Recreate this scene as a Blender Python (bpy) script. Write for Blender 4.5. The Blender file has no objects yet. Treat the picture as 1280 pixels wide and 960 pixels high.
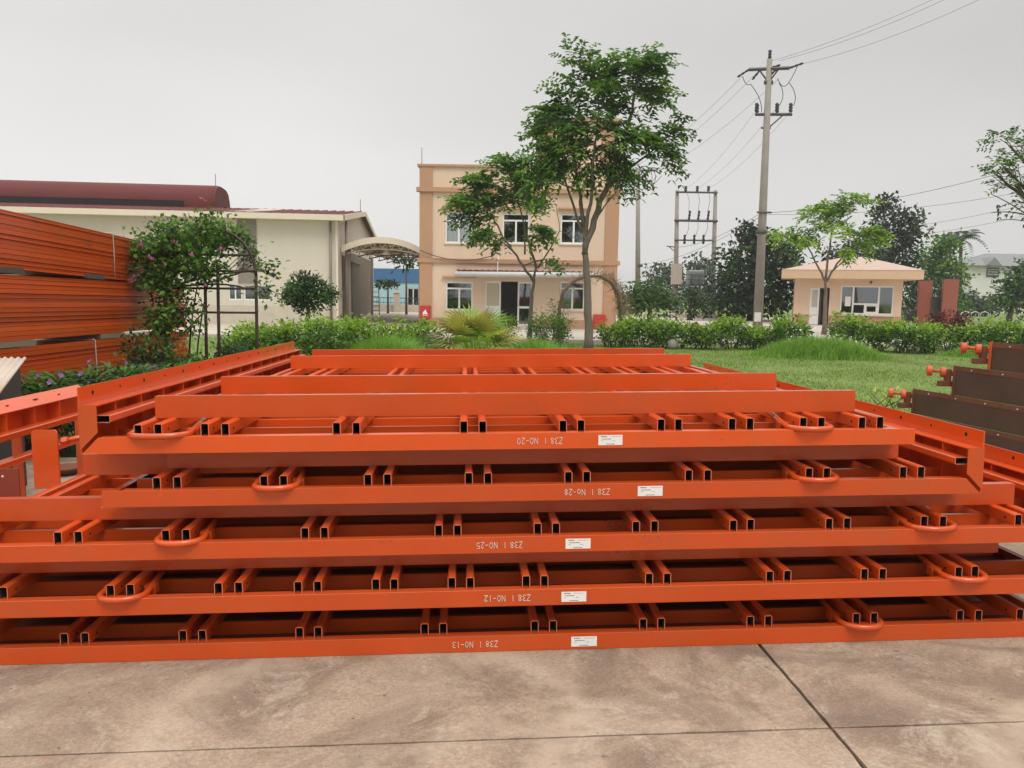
import bpy, math, random
import numpy as np
from mathutils import Matrix, Vector

# ------------------------------------------------------------------ camera, world, sun, exposure
S = bpy.context.scene
COL = S.collection
H = 1.7; PITCH = math.radians(6.9); ROLL = math.radians(0.9)
r0 = np.array([1, 0, 0.]); f0 = np.array([0, math.cos(PITCH), -math.sin(PITCH)]); u0 = np.array([0, math.sin(PITCH), math.cos(PITCH)])
cr = r0*math.cos(ROLL) + u0*math.sin(ROLL); cu = u0*math.cos(ROLL) - r0*math.sin(ROLL)
CAMP = np.array([0, 0, H])
cam = bpy.data.cameras.new('camera'); camo = bpy.data.objects.new('camera', cam); COL.objects.link(camo)
cam.sensor_width = 36; cam.lens = 27.0; cam.clip_end = 4000; cam.clip_start = 0.05
m = Matrix.Identity(4)
for i in range(3):
    m[i][0] = cr[i]; m[i][1] = cu[i]; m[i][2] = -f0[i]; m[i][3] = CAMP[i]
camo.matrix_world = m
S.camera = camo

SUN_EL = math.radians(58); SUN_AZ = math.radians(152)      # sun behind the camera, to its right, veiled by cloud
W = bpy.data.worlds.new('World'); S.world = W; W.use_nodes = True
nt = W.node_tree; nt.nodes.clear()
out = nt.nodes.new('ShaderNodeOutputWorld')
sky = nt.nodes.new('ShaderNodeTexSky'); sky.sky_type = 'NISHITA'; sky.sun_disc = False
sky.sun_elevation = SUN_EL; sky.sun_rotation = SUN_AZ
hsv = nt.nodes.new('ShaderNodeHueSaturation'); hsv.inputs['Saturation'].default_value = 0.15
nt.links.new(sky.outputs[0], hsv.inputs['Color'])
bg1 = nt.nodes.new('ShaderNodeBackground'); bg1.inputs['Strength'].default_value = 0.02
nt.links.new(hsv.outputs[0], bg1.inputs['Color'])
tc = nt.nodes.new('ShaderNodeTexCoord'); sx = nt.nodes.new('ShaderNodeSeparateXYZ')
nt.links.new(tc.outputs['Generated'], sx.inputs[0])
mp = nt.nodes.new('ShaderNodeValToRGB'); mp.color_ramp.interpolation = 'B_SPLINE'      # overcast: pale above the horizon, greyer cloud base, brightest overhead
for e_, (p_, v_) in zip([mp.color_ramp.elements[0], mp.color_ramp.elements[1]] + [mp.color_ramp.elements.new(x_) for x_ in (0.12, 0.34, 0.62)], ((0.0, .31), (1.0, .72), (0.12, .31), (0.34, .235), (0.62, .45))):
    e_.position = p_; e_.color = (v_, v_, v_, 1)
nt.links.new(sx.outputs['Z'], mp.inputs['Fac'])
# cloud layer: broad, soft differences in the overcast
mapn = nt.nodes.new('ShaderNodeMapping'); mapn.inputs['Scale'].default_value = (1.0, 1.0, 2.6)
nt.links.new(tc.outputs['Generated'], mapn.inputs[0])
cn = nt.nodes.new('ShaderNodeTexNoise'); cn.inputs['Scale'].default_value = 1.9; cn.inputs['Detail'].default_value = 5; cn.inputs['Roughness'].default_value = 0.45
nt.links.new(mapn.outputs[0], cn.inputs['Vector'])
cm = nt.nodes.new('ShaderNodeMapRange'); cm.inputs['To Min'].default_value = 0.84; cm.inputs['To Max'].default_value = 1.16
nt.links.new(cn.outputs['Fac'], cm.inputs['Value'])
# the cloud is thinner (brighter) towards the left, thicker towards the right
gx = nt.nodes.new('ShaderNodeMapRange'); gx.inputs['From Min'].default_value = -1; gx.inputs['From Max'].default_value = 1
gx.inputs['To Min'].default_value = 1.26; gx.inputs['To Max'].default_value = 0.78
nt.links.new(sx.outputs['X'], gx.inputs['Value'])
m1 = nt.nodes.new('ShaderNodeMath'); m1.operation = 'MULTIPLY'; m2 = nt.nodes.new('ShaderNodeMath'); m2.operation = 'MULTIPLY'
nt.links.new(mp.outputs[0], m1.inputs[0]); nt.links.new(cm.outputs[0], m1.inputs[1])
nt.links.new(m1.outputs[0], m2.inputs[0]); nt.links.new(gx.outputs[0], m2.inputs[1])
cc = nt.nodes.new('ShaderNodeCombineColor')
tint = nt.nodes.new('ShaderNodeMix'); tint.data_type = 'RGBA'; tint.blend_type = 'MULTIPLY'; tint.inputs['Factor'].default_value = 1
for k in ('Red', 'Green', 'Blue'): nt.links.new(m2.outputs[0], cc.inputs[k])
nt.links.new(cc.outputs[0], tint.inputs['A']); tint.inputs['B'].default_value = (1.02, 1.0, 0.97, 1)
bg2 = nt.nodes.new('ShaderNodeBackground'); bg2.inputs['Strength'].default_value = 2.06
nt.links.new(tint.outputs['Result'], bg2.inputs['Color'])
add = nt.nodes.new('ShaderNodeAddShader')
nt.links.new(bg1.outputs[0], add.inputs[0]); nt.links.new(bg2.outputs[0], add.inputs[1]); nt.links.new(add.outputs[0], out.inputs['Surface'])

sl = bpy.data.lights.new('sun', 'SUN'); sl.energy = 1.5; sl.angle = math.radians(25); sl.color = (1, 0.95, 0.87)
so = bpy.data.objects.new('sun', sl); COL.objects.link(so)
sd = Vector((math.sin(SUN_AZ)*math.cos(SUN_EL), math.cos(SUN_AZ)*math.cos(SUN_EL), math.sin(SUN_EL)))
so.rotation_euler = sd.to_track_quat('Z', 'Y').to_euler(); so.location = (0, -5, 30)
S.view_settings.view_transform = 'Standard'; S.view_settings.look = 'None'; S.view_settings.gamma = 1
S.view_settings.exposure = 0.06
S.cycles.max_bounces = 8; S.cycles.diffuse_bounces = 4; S.cycles.transparent_max_bounces = 12

rng = np.random.default_rng(7); random.seed(7)

# ------------------------------------------------------------------ helpers
def at(px, py, Y):
    """point of the scene at distance Y (metres ahead) on the sight line through a photograph pixel"""
    d = f0 + cr*(px-640)/960. - cu*(py-480)/960.
    return CAMP + d*(Y/d[1])

def rect(x0, y0, x1, y1, Y):
    a = at(x0, y0, Y); b = at(x1, y1, Y); c = at(x0, y1, Y); d = at(x1, y0, Y)
    return (a[0]+c[0])/2, (b[0]+d[0])/2, (b[2]+c[2])/2, (a[2]+d[2])/2       # X0 X1 Z0 Z1

MATS = {}
def mat(name, color, rough=0.6, metal=0.0, var=0.12, scale=6.0, bump=0.0, bscale=40.0, spots=None, spot_scale=3.0, spot_lo=0.55, spot_hi=0.7, transl=0.0, spec=0.5, coord='Object', stretch=(1, 1, 1), objvar=0.0, wear=None, coat=0.0):
    if name in MATS: return MATS[name]
    mt = bpy.data.materials.new(name); mt.use_nodes = True; n = mt.node_tree.nodes; l = mt.node_tree.links
    b = n['Principled BSDF']; b.inputs['Roughness'].default_value = rough; b.inputs['Metallic'].default_value = metal
    b.inputs['Specular IOR Level'].default_value = spec
    if coat: b.inputs['Coat Weight'].default_value = coat; b.inputs['Coat Roughness'].default_value = 0.18
    t = n.new('ShaderNodeTexCoord'); mpn = n.new('ShaderNodeMapping'); mpn.inputs['Scale'].default_value = stretch
    if coord == 'Geo':
        g = n.new('ShaderNodeNewGeometry'); l.new(g.outputs['Position'], mpn.inputs[0])
    else: l.new(t.outputs[coord], mpn.inputs[0])
    no = n.new('ShaderNodeTexNoise'); no.inputs['Scale'].default_value = scale; no.inputs['Detail'].default_value = 6; no.inputs['Roughness'].default_value = 0.6
    l.new(mpn.outputs[0], no.inputs['Vector'])
    mx = n.new('ShaderNodeMix'); mx.data_type = 'RGBA'
    c = np.array(color); lo = np.clip(c*(1-var*1.6), 0, 1); hi = np.clip(c*(1+var*1.6), 0, 1)
    mx.inputs['A'].default_value = (*lo, 1); mx.inputs['B'].default_value = (*hi, 1)
    l.new(no.outputs['Fac'], mx.inputs['Factor']); last = mx.outputs['Result']
    if spots is not None:
        n2 = n.new('ShaderNodeTexNoise'); n2.inputs['Scale'].default_value = spot_scale; n2.inputs['Detail'].default_value = 8; n2.inputs['Roughness'].default_value = 0.68
        l.new(mpn.outputs[0], n2.inputs['Vector'])
        mr = n.new('ShaderNodeMapRange'); mr.inputs['From Min'].default_value = spot_lo; mr.inputs['From Max'].default_value = spot_hi
        l.new(n2.outputs['Fac'], mr.inputs['Value'])
        m3 = n.new('ShaderNodeMix'); m3.data_type = 'RGBA'; l.new(mr.outputs[0], m3.inputs['Factor']); l.new(last, m3.inputs['A']); m3.inputs['B'].default_value = (*spots, 1)
        last = m3.outputs['Result']
    if objvar:
        oi = n.new('ShaderNodeObjectInfo'); om = n.new('ShaderNodeMapRange'); om.inputs['To Min'].default_value = 1-objvar; om.inputs['To Max'].default_value = 1+objvar*.6; l.new(oi.outputs['Random'], om.inputs['Value'])
        hv = n.new('ShaderNodeHueSaturation'); l.new(om.outputs[0], hv.inputs['Value']); l.new(last, hv.inputs['Color']); last = hv.outputs['Color']
    if wear:
        nw = n.new('ShaderNodeTexNoise'); nw.inputs['Scale'].default_value = 60; nw.inputs['Detail'].default_value = 7; nw.inputs['Roughness'].default_value = 0.75; l.new(mpn.outputs[0], nw.inputs['Vector'])
        nk = n.new('ShaderNodeTexNoise'); nk.inputs['Scale'].default_value = 2.3; l.new(mpn.outputs[0], nk.inputs['Vector']); ml_ = n.new('ShaderNodeMath'); ml_.operation = 'MULTIPLY'; l.new(nw.outputs['Fac'], ml_.inputs[0]); l.new(nk.outputs['Fac'], ml_.inputs[1])
        wr = n.new('ShaderNodeMapRange'); wr.inputs['From Min'].default_value = 0.385; wr.inputs['From Max'].default_value = 0.43; l.new(ml_.outputs[0], wr.inputs['Value'])
        mw = n.new('ShaderNodeMix'); mw.data_type = 'RGBA'; l.new(wr.outputs[0], mw.inputs['Factor']); l.new(last, mw.inputs['A']); mw.inputs['B'].default_value = (*wear, 1); last = mw.outputs['Result']
        rr_ = n.new('ShaderNodeMapRange'); rr_.inputs['To Min'].default_value = rough-.12; rr_.inputs['To Max'].default_value = rough+.22; l.new(nk.outputs['Fac'], rr_.inputs['Value']); l.new(rr_.outputs[0], b.inputs['Roughness'])
    l.new(last, b.inputs['Base Color'])
    if bump:
        n4 = n.new('ShaderNodeTexNoise'); n4.inputs['Scale'].default_value = bscale; n4.inputs['Detail'].default_value = 5
        l.new(mpn.outputs[0], n4.inputs['Vector'])
        bp = n.new('ShaderNodeBump'); bp.inputs['Strength'].default_value = bump; bp.inputs['Distance'].default_value = 0.01
        l.new(n4.outputs['Fac'], bp.inputs['Height']); l.new(bp.outputs[0], b.inputs['Normal'])
    if transl:
        tr = n.new('ShaderNodeBsdfTranslucent'); l.new(last, tr.inputs['Color'])
        ms = n.new('ShaderNodeMixShader'); ms.inputs[0].default_value = transl
        l.new(b.outputs[0], ms.inputs[1]); l.new(tr.outputs[0], ms.inputs[2]); l.new(ms.outputs[0], n['Material Output'].inputs['Surface'])
    MATS[name] = mt
    return mt

def glass(name='window glass', col=(0.9, 0.92, 0.92), refl=0.22):
    if name in MATS: return MATS[name]
    mt = bpy.data.materials.new(name); mt.use_nodes = True; n = mt.node_tree.nodes; l = mt.node_tree.links
    n.remove(n['Principled BSDF'])
    a = n.new('ShaderNodeBsdfTransparent'); a.inputs[0].default_value = (*col, 1)
    g = n.new('ShaderNodeBsdfGlossy'); g.inputs['Roughness'].default_value = 0.03; g.inputs['Color'].default_value = (0.9, 0.95, 1, 1)
    fz = n.new('ShaderNodeLayerWeight'); fz.inputs['Blend'].default_value = refl
    ms = n.new('ShaderNodeMixShader'); ad_ = n.new('ShaderNodeMath'); ad_.operation = 'ADD'; ad_.use_clamp = True; ad_.inputs[1].default_value = 0.14; l.new(fz.outputs['Fresnel'], ad_.inputs[0]); l.new(ad_.outputs[0], ms.inputs[0]); l.new(a.outputs[0], ms.inputs[1]); l.new(g.outputs[0], ms.inputs[2])
    l.new(ms.outputs[0], n['Material Output'].inputs['Surface']); MATS[name] = mt
    return mt

class MB:
    def __init__(s): s.v = []; s.f = []; s.mi = []; s.cur = 0; s.sm = []
    def face(s, idx, smooth=False): s.f.append(tuple(idx)); s.mi.append(s.cur); s.sm.append(smooth)
    def box(s, a, b):
        x0, y0, z0 = a; x1, y1, z1 = b
        if x0 > x1: x0, x1 = x1, x0
        if y0 > y1: y0, y1 = y1, y0
        if z0 > z1: z0, z1 = z1, z0
        k = len(s.v)
        s.v += [(x0,y0,z0),(x1,y0,z0),(x1,y1,z0),(x0,y1,z0),(x0,y0,z1),(x1,y0,z1),(x1,y1,z1),(x0,y1,z1)]
        for q in ((0,3,2,1),(4,5,6,7),(0,1,5,4),(1,2,6,5),(2,3,7,6),(3,0,4,7)): s.face([k+i for i in q])
        return s
    def bbox(s, a, b, c=0.004):
        """box with chamfered edges along its longest axis"""
        d = [abs(b[i]-a[i]) for i in range(3)]; ax = d.index(max(d)); o = [i for i in range(3) if i != ax]
        lo = [min(a[i], b[i]) for i in range(3)]; hi = [max(a[i], b[i]) for i in range(3)]
        p = [(lo[o[0]]+c, lo[o[1]]), (hi[o[0]]-c, lo[o[1]]), (hi[o[0]], lo[o[1]]+c), (hi[o[0]], hi[o[1]]-c), (hi[o[0]]-c, hi[o[1]]), (lo[o[0]]+c, hi[o[1]]), (lo[o[0]], hi[o[1]]-c), (lo[o[0]], lo[o[1]]+c)]
        k = len(s.v)
        for e in (lo[ax], hi[ax]):
            for q in p:
                w = [0, 0, 0]; w[ax] = e; w[o[0]] = q[0]; w[o[1]] = q[1]; s.v.append(tuple(w))
        n = 8
        for i in range(n): s.face([k+i, k+(i+1) % n, k+n+(i+1) % n, k+n+i])
        s.face([k+i for i in range(n)][::-1]); s.face([k+n+i for i in range(n)])
        return s
    def prism(s, poly, y0, y1):
        """polygon in the x-z plane pushed from y0 to y1"""
        k = len(s.v); n = len(poly)
        s.v += [(p[0], y0, p[1]) for p in poly] + [(p[0], y1, p[1]) for p in poly]
        s.face([k+i for i in range(n)]); s.face([k+n+i for i in range(n)][::-1])
        for i in range(n): s.face([k+i, k+n+i, k+n+(i+1) % n, k+(i+1) % n])
        return s
    def path(s, pts, rad, n=8, cap=True, smooth=True):
        pts = [np.array(p, float) for p in pts]
        if not hasattr(rad, '__len__'): rad = [rad]*len(pts)
        k0 = len(s.v); up = np.array([0.03, 0.05, 1.])
        for i, p in enumerate(pts):
            t = pts[min(i+1, len(pts)-1)] - pts[max(i-1, 0)]; t = t/(np.linalg.norm(t)+1e-9)
            a = np.cross(t, up)
            if np.linalg.norm(a) < 0.15: a = np.cross(t, np.array([0, 1., 0.1]))
            a /= np.linalg.norm(a)
            if i and a @ prev < 0: a = -a
            prev = a
            b = np.cross(t, a)
            for j in range(n):
                th = 2*math.pi*j/n; s.v.append(tuple(p + rad[i]*(a*math.cos(th) + b*math.sin(th))))
        for i in range(len(pts)-1):
            for j in range(n):
                s.face([k0+i*n+j, k0+i*n+(j+1) % n, k0+(i+1)*n+(j+1) % n, k0+(i+1)*n+j], smooth)
        if cap:
            s.face([k0+j for j in range(n)][::-1]); s.face([k0+(len(pts)-1)*n+j for j in range(n)])
        return s
    def hollow(s, L, w, h, t=0.004, c=0.006, y0=0.0, inner=1):
        """rectangular hollow section along y, centred on x, from z=0"""
        def ring(w2, z0, z1, c): return [(-w2+c, z0), (w2-c, z0), (w2, z0+c), (w2, z1-c), (w2-c, z1), (-w2+c, z1), (-w2, z1-c), (-w2, z0+c)]
        o = ring(w/2, 0, h, c); i = ring(w/2-t, t, h-t, max(c-t, 0.0015)); k = len(s.v)
        for y in (y0, y0+L):
            s.v += [(p[0], y, p[1]) for p in o]; s.v += [(p[0], y, p[1]) for p in i]
        for j in range(8):
            q = (j+1) % 8
            s.face([k+j, k+q, k+16+q, k+16+j]); s.cur = inner; s.face([k+8+q, k+8+j, k+24+j, k+24+q]); s.cur = 0
            s.cur = 2; s.face([k+q, k+j, k+8+j, k+8+q]); s.face([k+16+j, k+16+q, k+24+q, k+24+j]); s.cur = 0
        return s
    def mesh(s, name, mats):
        me = bpy.data.meshes.new(name); me.from_pydata(s.v, [], s.f)
        for x in (mats if isinstance(mats, (list, tuple)) else [mats]): me.materials.append(x)
        me.polygons.foreach_set('material_index', s.mi); me.polygons.foreach_set('use_smooth', s.sm); me.update()
        return me
    def build(s, name, mats, parent=None, loc=(0, 0, 0), rot=None): return link(name, s.mesh(name, mats), parent, loc, rot)

def link(name, me, parent=None, loc=(0, 0, 0), rot=None):
    o = bpy.data.objects.new(name, me); COL.objects.link(o); o.location = loc
    if rot is not None: o.rotation_euler = rot
    if parent is not None: o.parent = parent
    return o
def tag(o, label, cat, group=None):
    o['label'] = label; o['category'] = cat
    if group: o['group'] = group
    return o
def thing(name, label, cat, loc=(0, 0, 0), rot=(0, 0, 0), group=None):
    o = bpy.data.objects.new(name, None); COL.objects.link(o); o.location = loc; o.rotation_euler = rot; o.empty_display_size = 0.2
    return tag(o, label, cat, group)
def struct(o): o['kind'] = 'structure'; return o
def stuff(o): o['kind'] = 'stuff'; return o

def quads_mesh(name, V, mi, mats, smooth=False):
    """V: (n,4,3) corner arrays"""
    n = len(V); me = bpy.data.meshes.new(name)
    me.vertices.add(n*4); me.loops.add(n*4); me.polygons.add(n)
    me.vertices.foreach_set('co', np.ascontiguousarray(V, dtype=np.float32).ravel())
    me.loops.foreach_set('vertex_index', np.arange(n*4, dtype=np.int32))
    me.polygons.foreach_set('loop_start', np.arange(0, n*4, 4, dtype=np.int32))
    me.polygons.foreach_set('loop_total', np.full(n, 4, dtype=np.int32))
    for x in mats: me.materials.append(x)
    me.polygons.foreach_set('material_index', np.asarray(mi, dtype=np.int32))
    me.update(calc_edges=True); return me
def unit(a): return a/(np.linalg.norm(a, axis=-1, keepdims=True)+1e-9)
def leaf_quads(P, D, L, Wd, tilt=0.9, fold=0.18):
    """diamond leaves starting at P, pointing along D"""
    n = len(P); D = unit(D); R = rng.normal(size=(n, 3))*tilt + np.array([0, 0, 1.0])
    A = unit(np.cross(D, R)); N = np.cross(A, D)
    L = np.broadcast_to(np.asarray(L, float), (n,))[:, None]; Wd = np.broadcast_to(np.asarray(Wd, float), (n,))[:, None]
    mid = P + D*L*0.45 - N*Wd*fold
    V = np.stack([P, mid + A*Wd/2 + N*Wd*fold*2, P + D*L - np.array([0, 0, 1.])*L*0.12, mid - A*Wd/2 + N*Wd*fold*2], axis=1)
    return V

# ------------------------------------------------------------------ materials
ORANGE = (0.62, 0.078, 0.009)
paint = mat('red oxide paint', ORANGE, rough=0.36, var=0.09, scale=3.0, spots=(0.52, 0.095, 0.022), spot_scale=3.5, spot_lo=0.50, spot_hi=0.80, bump=0.10, bscale=70, coord='Geo', objvar=0.17, wear=(0.30, 0.07, 0.028), spec=0.15, coat=0.9)
paint2 = mat('weathered red paint', (0.56, 0.085, 0.022), rough=0.5, var=0.16, scale=2.2, spots=(0.36, 0.09, 0.045), spot_scale=9, spot_lo=0.58, spot_hi=0.75, bump=0.1, bscale=60, coord='Geo', objvar=0.15, wear=(0.14, 0.05, 0.03))
skin = mat('bare steel skin', (0.16, 0.040, 0.02), rough=0.55, var=0.25, scale=4, coord='Geo')
bare = mat('unpainted shade-dark bore', (0.03, 0.022, 0.018), rough=0.8, var=0.2)  # bare bore, its colour blackened to put the inner shade in
cut = mat('pale cut edge and painted highlight', (0.60, 0.17, 0.085), rough=0.5, var=0.15, scale=30, coord='Geo')  # pale cut tube rims; on the rails, a highlight put into the colour
plywood = mat('rusty brown plate', (0.088, 0.053, 0.036), rough=0.75, spec=0.2, var=0.22, scale=2.5, spots=(0.12, 0.045, 0.024), spot_scale=5, spot_lo=0.52, spot_hi=0.72, bump=0.1, coord='Geo')
iron = mat('dark brown iron', (0.05, 0.028, 0.022), rough=0.7, var=0.25, scale=9)
rust = mat('rust', (0.16, 0.05, 0.025), rough=0.8, var=0.3, scale=12, spots=(0.07, 0.03, 0.02), bump=0.2, coord='Geo')
hole_m = mat('dark hole', (0.012, 0.01, 0.01), rough=0.9)
sticker = mat('white sticker', (0.80, 0.79, 0.76), rough=0.5, var=0.02)
ink = mat('grey ink', (0.12, 0.12, 0.13), rough=0.7)
white_paint = mat('chalk white paint', (0.62, 0.50, 0.42), rough=0.8, var=0.2, scale=60, coord='Geo')
timber = mat('grey timber', (0.22, 0.17, 0.12), rough=0.85, var=0.25, scale=8, stretch=(1, 8, 8), coord='Object')
conc_grey = mat('pole concrete', (0.27, 0.245, 0.22), rough=0.9, var=0.15, scale=3, bump=0.15, coord='Geo')
dark_metal = mat('dark galvanised steel', (0.07, 0.07, 0.07), rough=0.6, var=0.15)
porcelain = mat('brown porcelain', (0.035, 0.025, 0.025), rough=0.25)
wire_m = mat('cable', (0.07, 0.07, 0.07), rough=0.6)
bark = mat('grey bark', (0.155, 0.125, 0.098), rough=0.9, var=0.25, scale=14, bump=0.5, bscale=30, stretch=(1, 1, 0.35), coord='Geo')
bark_dark = mat('dark bark', (0.085, 0.065, 0.05), rough=0.9, var=0.25, scale=14, bump=0.4, coord='Geo')
def leafm(n, c, t=0.36, r=0.55): return mat(n, c, rough=r, var=0.18, scale=1.5, transl=t, spec=0.3, coord='Geo')
g_deep = leafm('leaf deep green', (0.042, 0.10, 0.020)); g_mid = leafm('leaf mid green', (0.088, 0.195, 0.027)); g_lite = leafm('leaf light green', (0.145, 0.28, 0.032))
g_new = leafm('leaf fresh yellow green', (0.27, 0.43, 0.04)); g_dark = leafm('leaf dark evergreen', (0.018, 0.036, 0.014), 0.15); g_grey = leafm('leaf grey green', (0.085, 0.12, 0.06), 0.2)
g_far = leafm('leaf far green', (0.055, 0.090, 0.050), 0.2); g_red = leafm('leaf dark red', (0.10, 0.018, 0.022), 0.2); g_rust = leafm('leaf orange red', (0.28, 0.06, 0.02), 0.25)
g_yel = leafm('leaf yellow green', (0.44, 0.42, 0.085), 0.3); g_straw = leafm('dry straw', (0.30, 0.24, 0.14), 0.2); petal = leafm('pink petal', (0.55, 0.12, 0.32), 0.3); petal_v = leafm('violet petal', (0.30, 0.14, 0.42), 0.3)
twig_m = mat('dry twigs', (0.20, 0.125, 0.075), rough=0.9, var=0.3, scale=9, coord='Geo')
cream = mat('cream render', (0.70, 0.535, 0.405), rough=0.85, var=0.06, scale=0.7, spots=(0.56, 0.43, 0.33), spot_scale=0.7, spot_lo=0.54, spot_hi=0.8, stretch=(1, 1, .22), coord='Geo')
tan = mat('tan render', (0.47, 0.275, 0.165), rough=0.85, var=0.06, scale=0.8, coord='Geo')
peach = mat('peach render', (0.70, 0.51, 0.375), rough=0.85, var=0.06, scale=0.8, spots=(0.52, 0.36, 0.24), spot_scale=0.6, spot_lo=0.6, spot_hi=0.85, coord='Geo')
wframe = mat('white window frame', (0.78, 0.78, 0.76), rough=0.45, var=0.03)
curtain = mat('grey curtain', (0.80, 0.79, 0.77), rough=0.9, var=0.06, scale=9, stretch=(6, 1, 0.3))
room_m = mat('dim room', (0.35, 0.33, 0.31), rough=0.9)
gl = glass(); gl_dark = glass('dark glass', (0.55, 0.58, 0.58), 0.3)
maroon = mat('maroon roof sheet', (0.12, 0.022, 0.019), rough=0.65, spec=0.25, var=0.12, scale=0.7, coord='Geo')
shed_wall = mat('cream wall sheet', (0.60, 0.56, 0.465), rough=0.6, var=0.06, scale=0.6, spots=(0.50, 0.45, 0.35), spot_scale=0.8, spot_lo=0.55, spot_hi=0.8, stretch=(1, 1, 0.15), coord='Geo')
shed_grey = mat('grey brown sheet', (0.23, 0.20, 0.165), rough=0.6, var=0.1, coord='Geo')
trim_m = mat('cream trim', (0.70, 0.63, 0.50), rough=0.6, var=0.05, coord='Geo')
canopy_m = mat('canopy sheet', (0.36, 0.25, 0.17), rough=0.6, var=0.12, scale=1.0, transl=0.25, coord='Geo')
brickm = mat('pale wall plinth', (0.52, 0.47, 0.38), rough=0.9, var=0.15, scale=3, coord='Geo')
red_box = mat('red enamel', (0.48, 0.035, 0.025), rough=0.4, var=0.08)
blue_d = mat('dark blue sheet', (0.05, 0.16, 0.36), rough=0.6, var=0.05, coord='Geo'); blue_l = mat('light blue sheet', (0.42, 0.60, 0.72), rough=0.6, var=0.05, coord='Geo')
brown_red = mat('brown red render', (0.27, 0.085, 0.055), rough=0.8, var=0.12, coord='Geo')
grey_roof = mat('grey roof tile', (0.20, 0.21, 0.215), rough=0.8, var=0.12, coord='Geo'); white_wall = mat('white wall', (0.66, 0.655, 0.63), rough=0.8, var=0.06, scale=0.4, coord='Geo')
galv = mat('galvanised sheet', (0.52, 0.53, 0.53), rough=0.45, var=0.08, coord='Geo')

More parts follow.
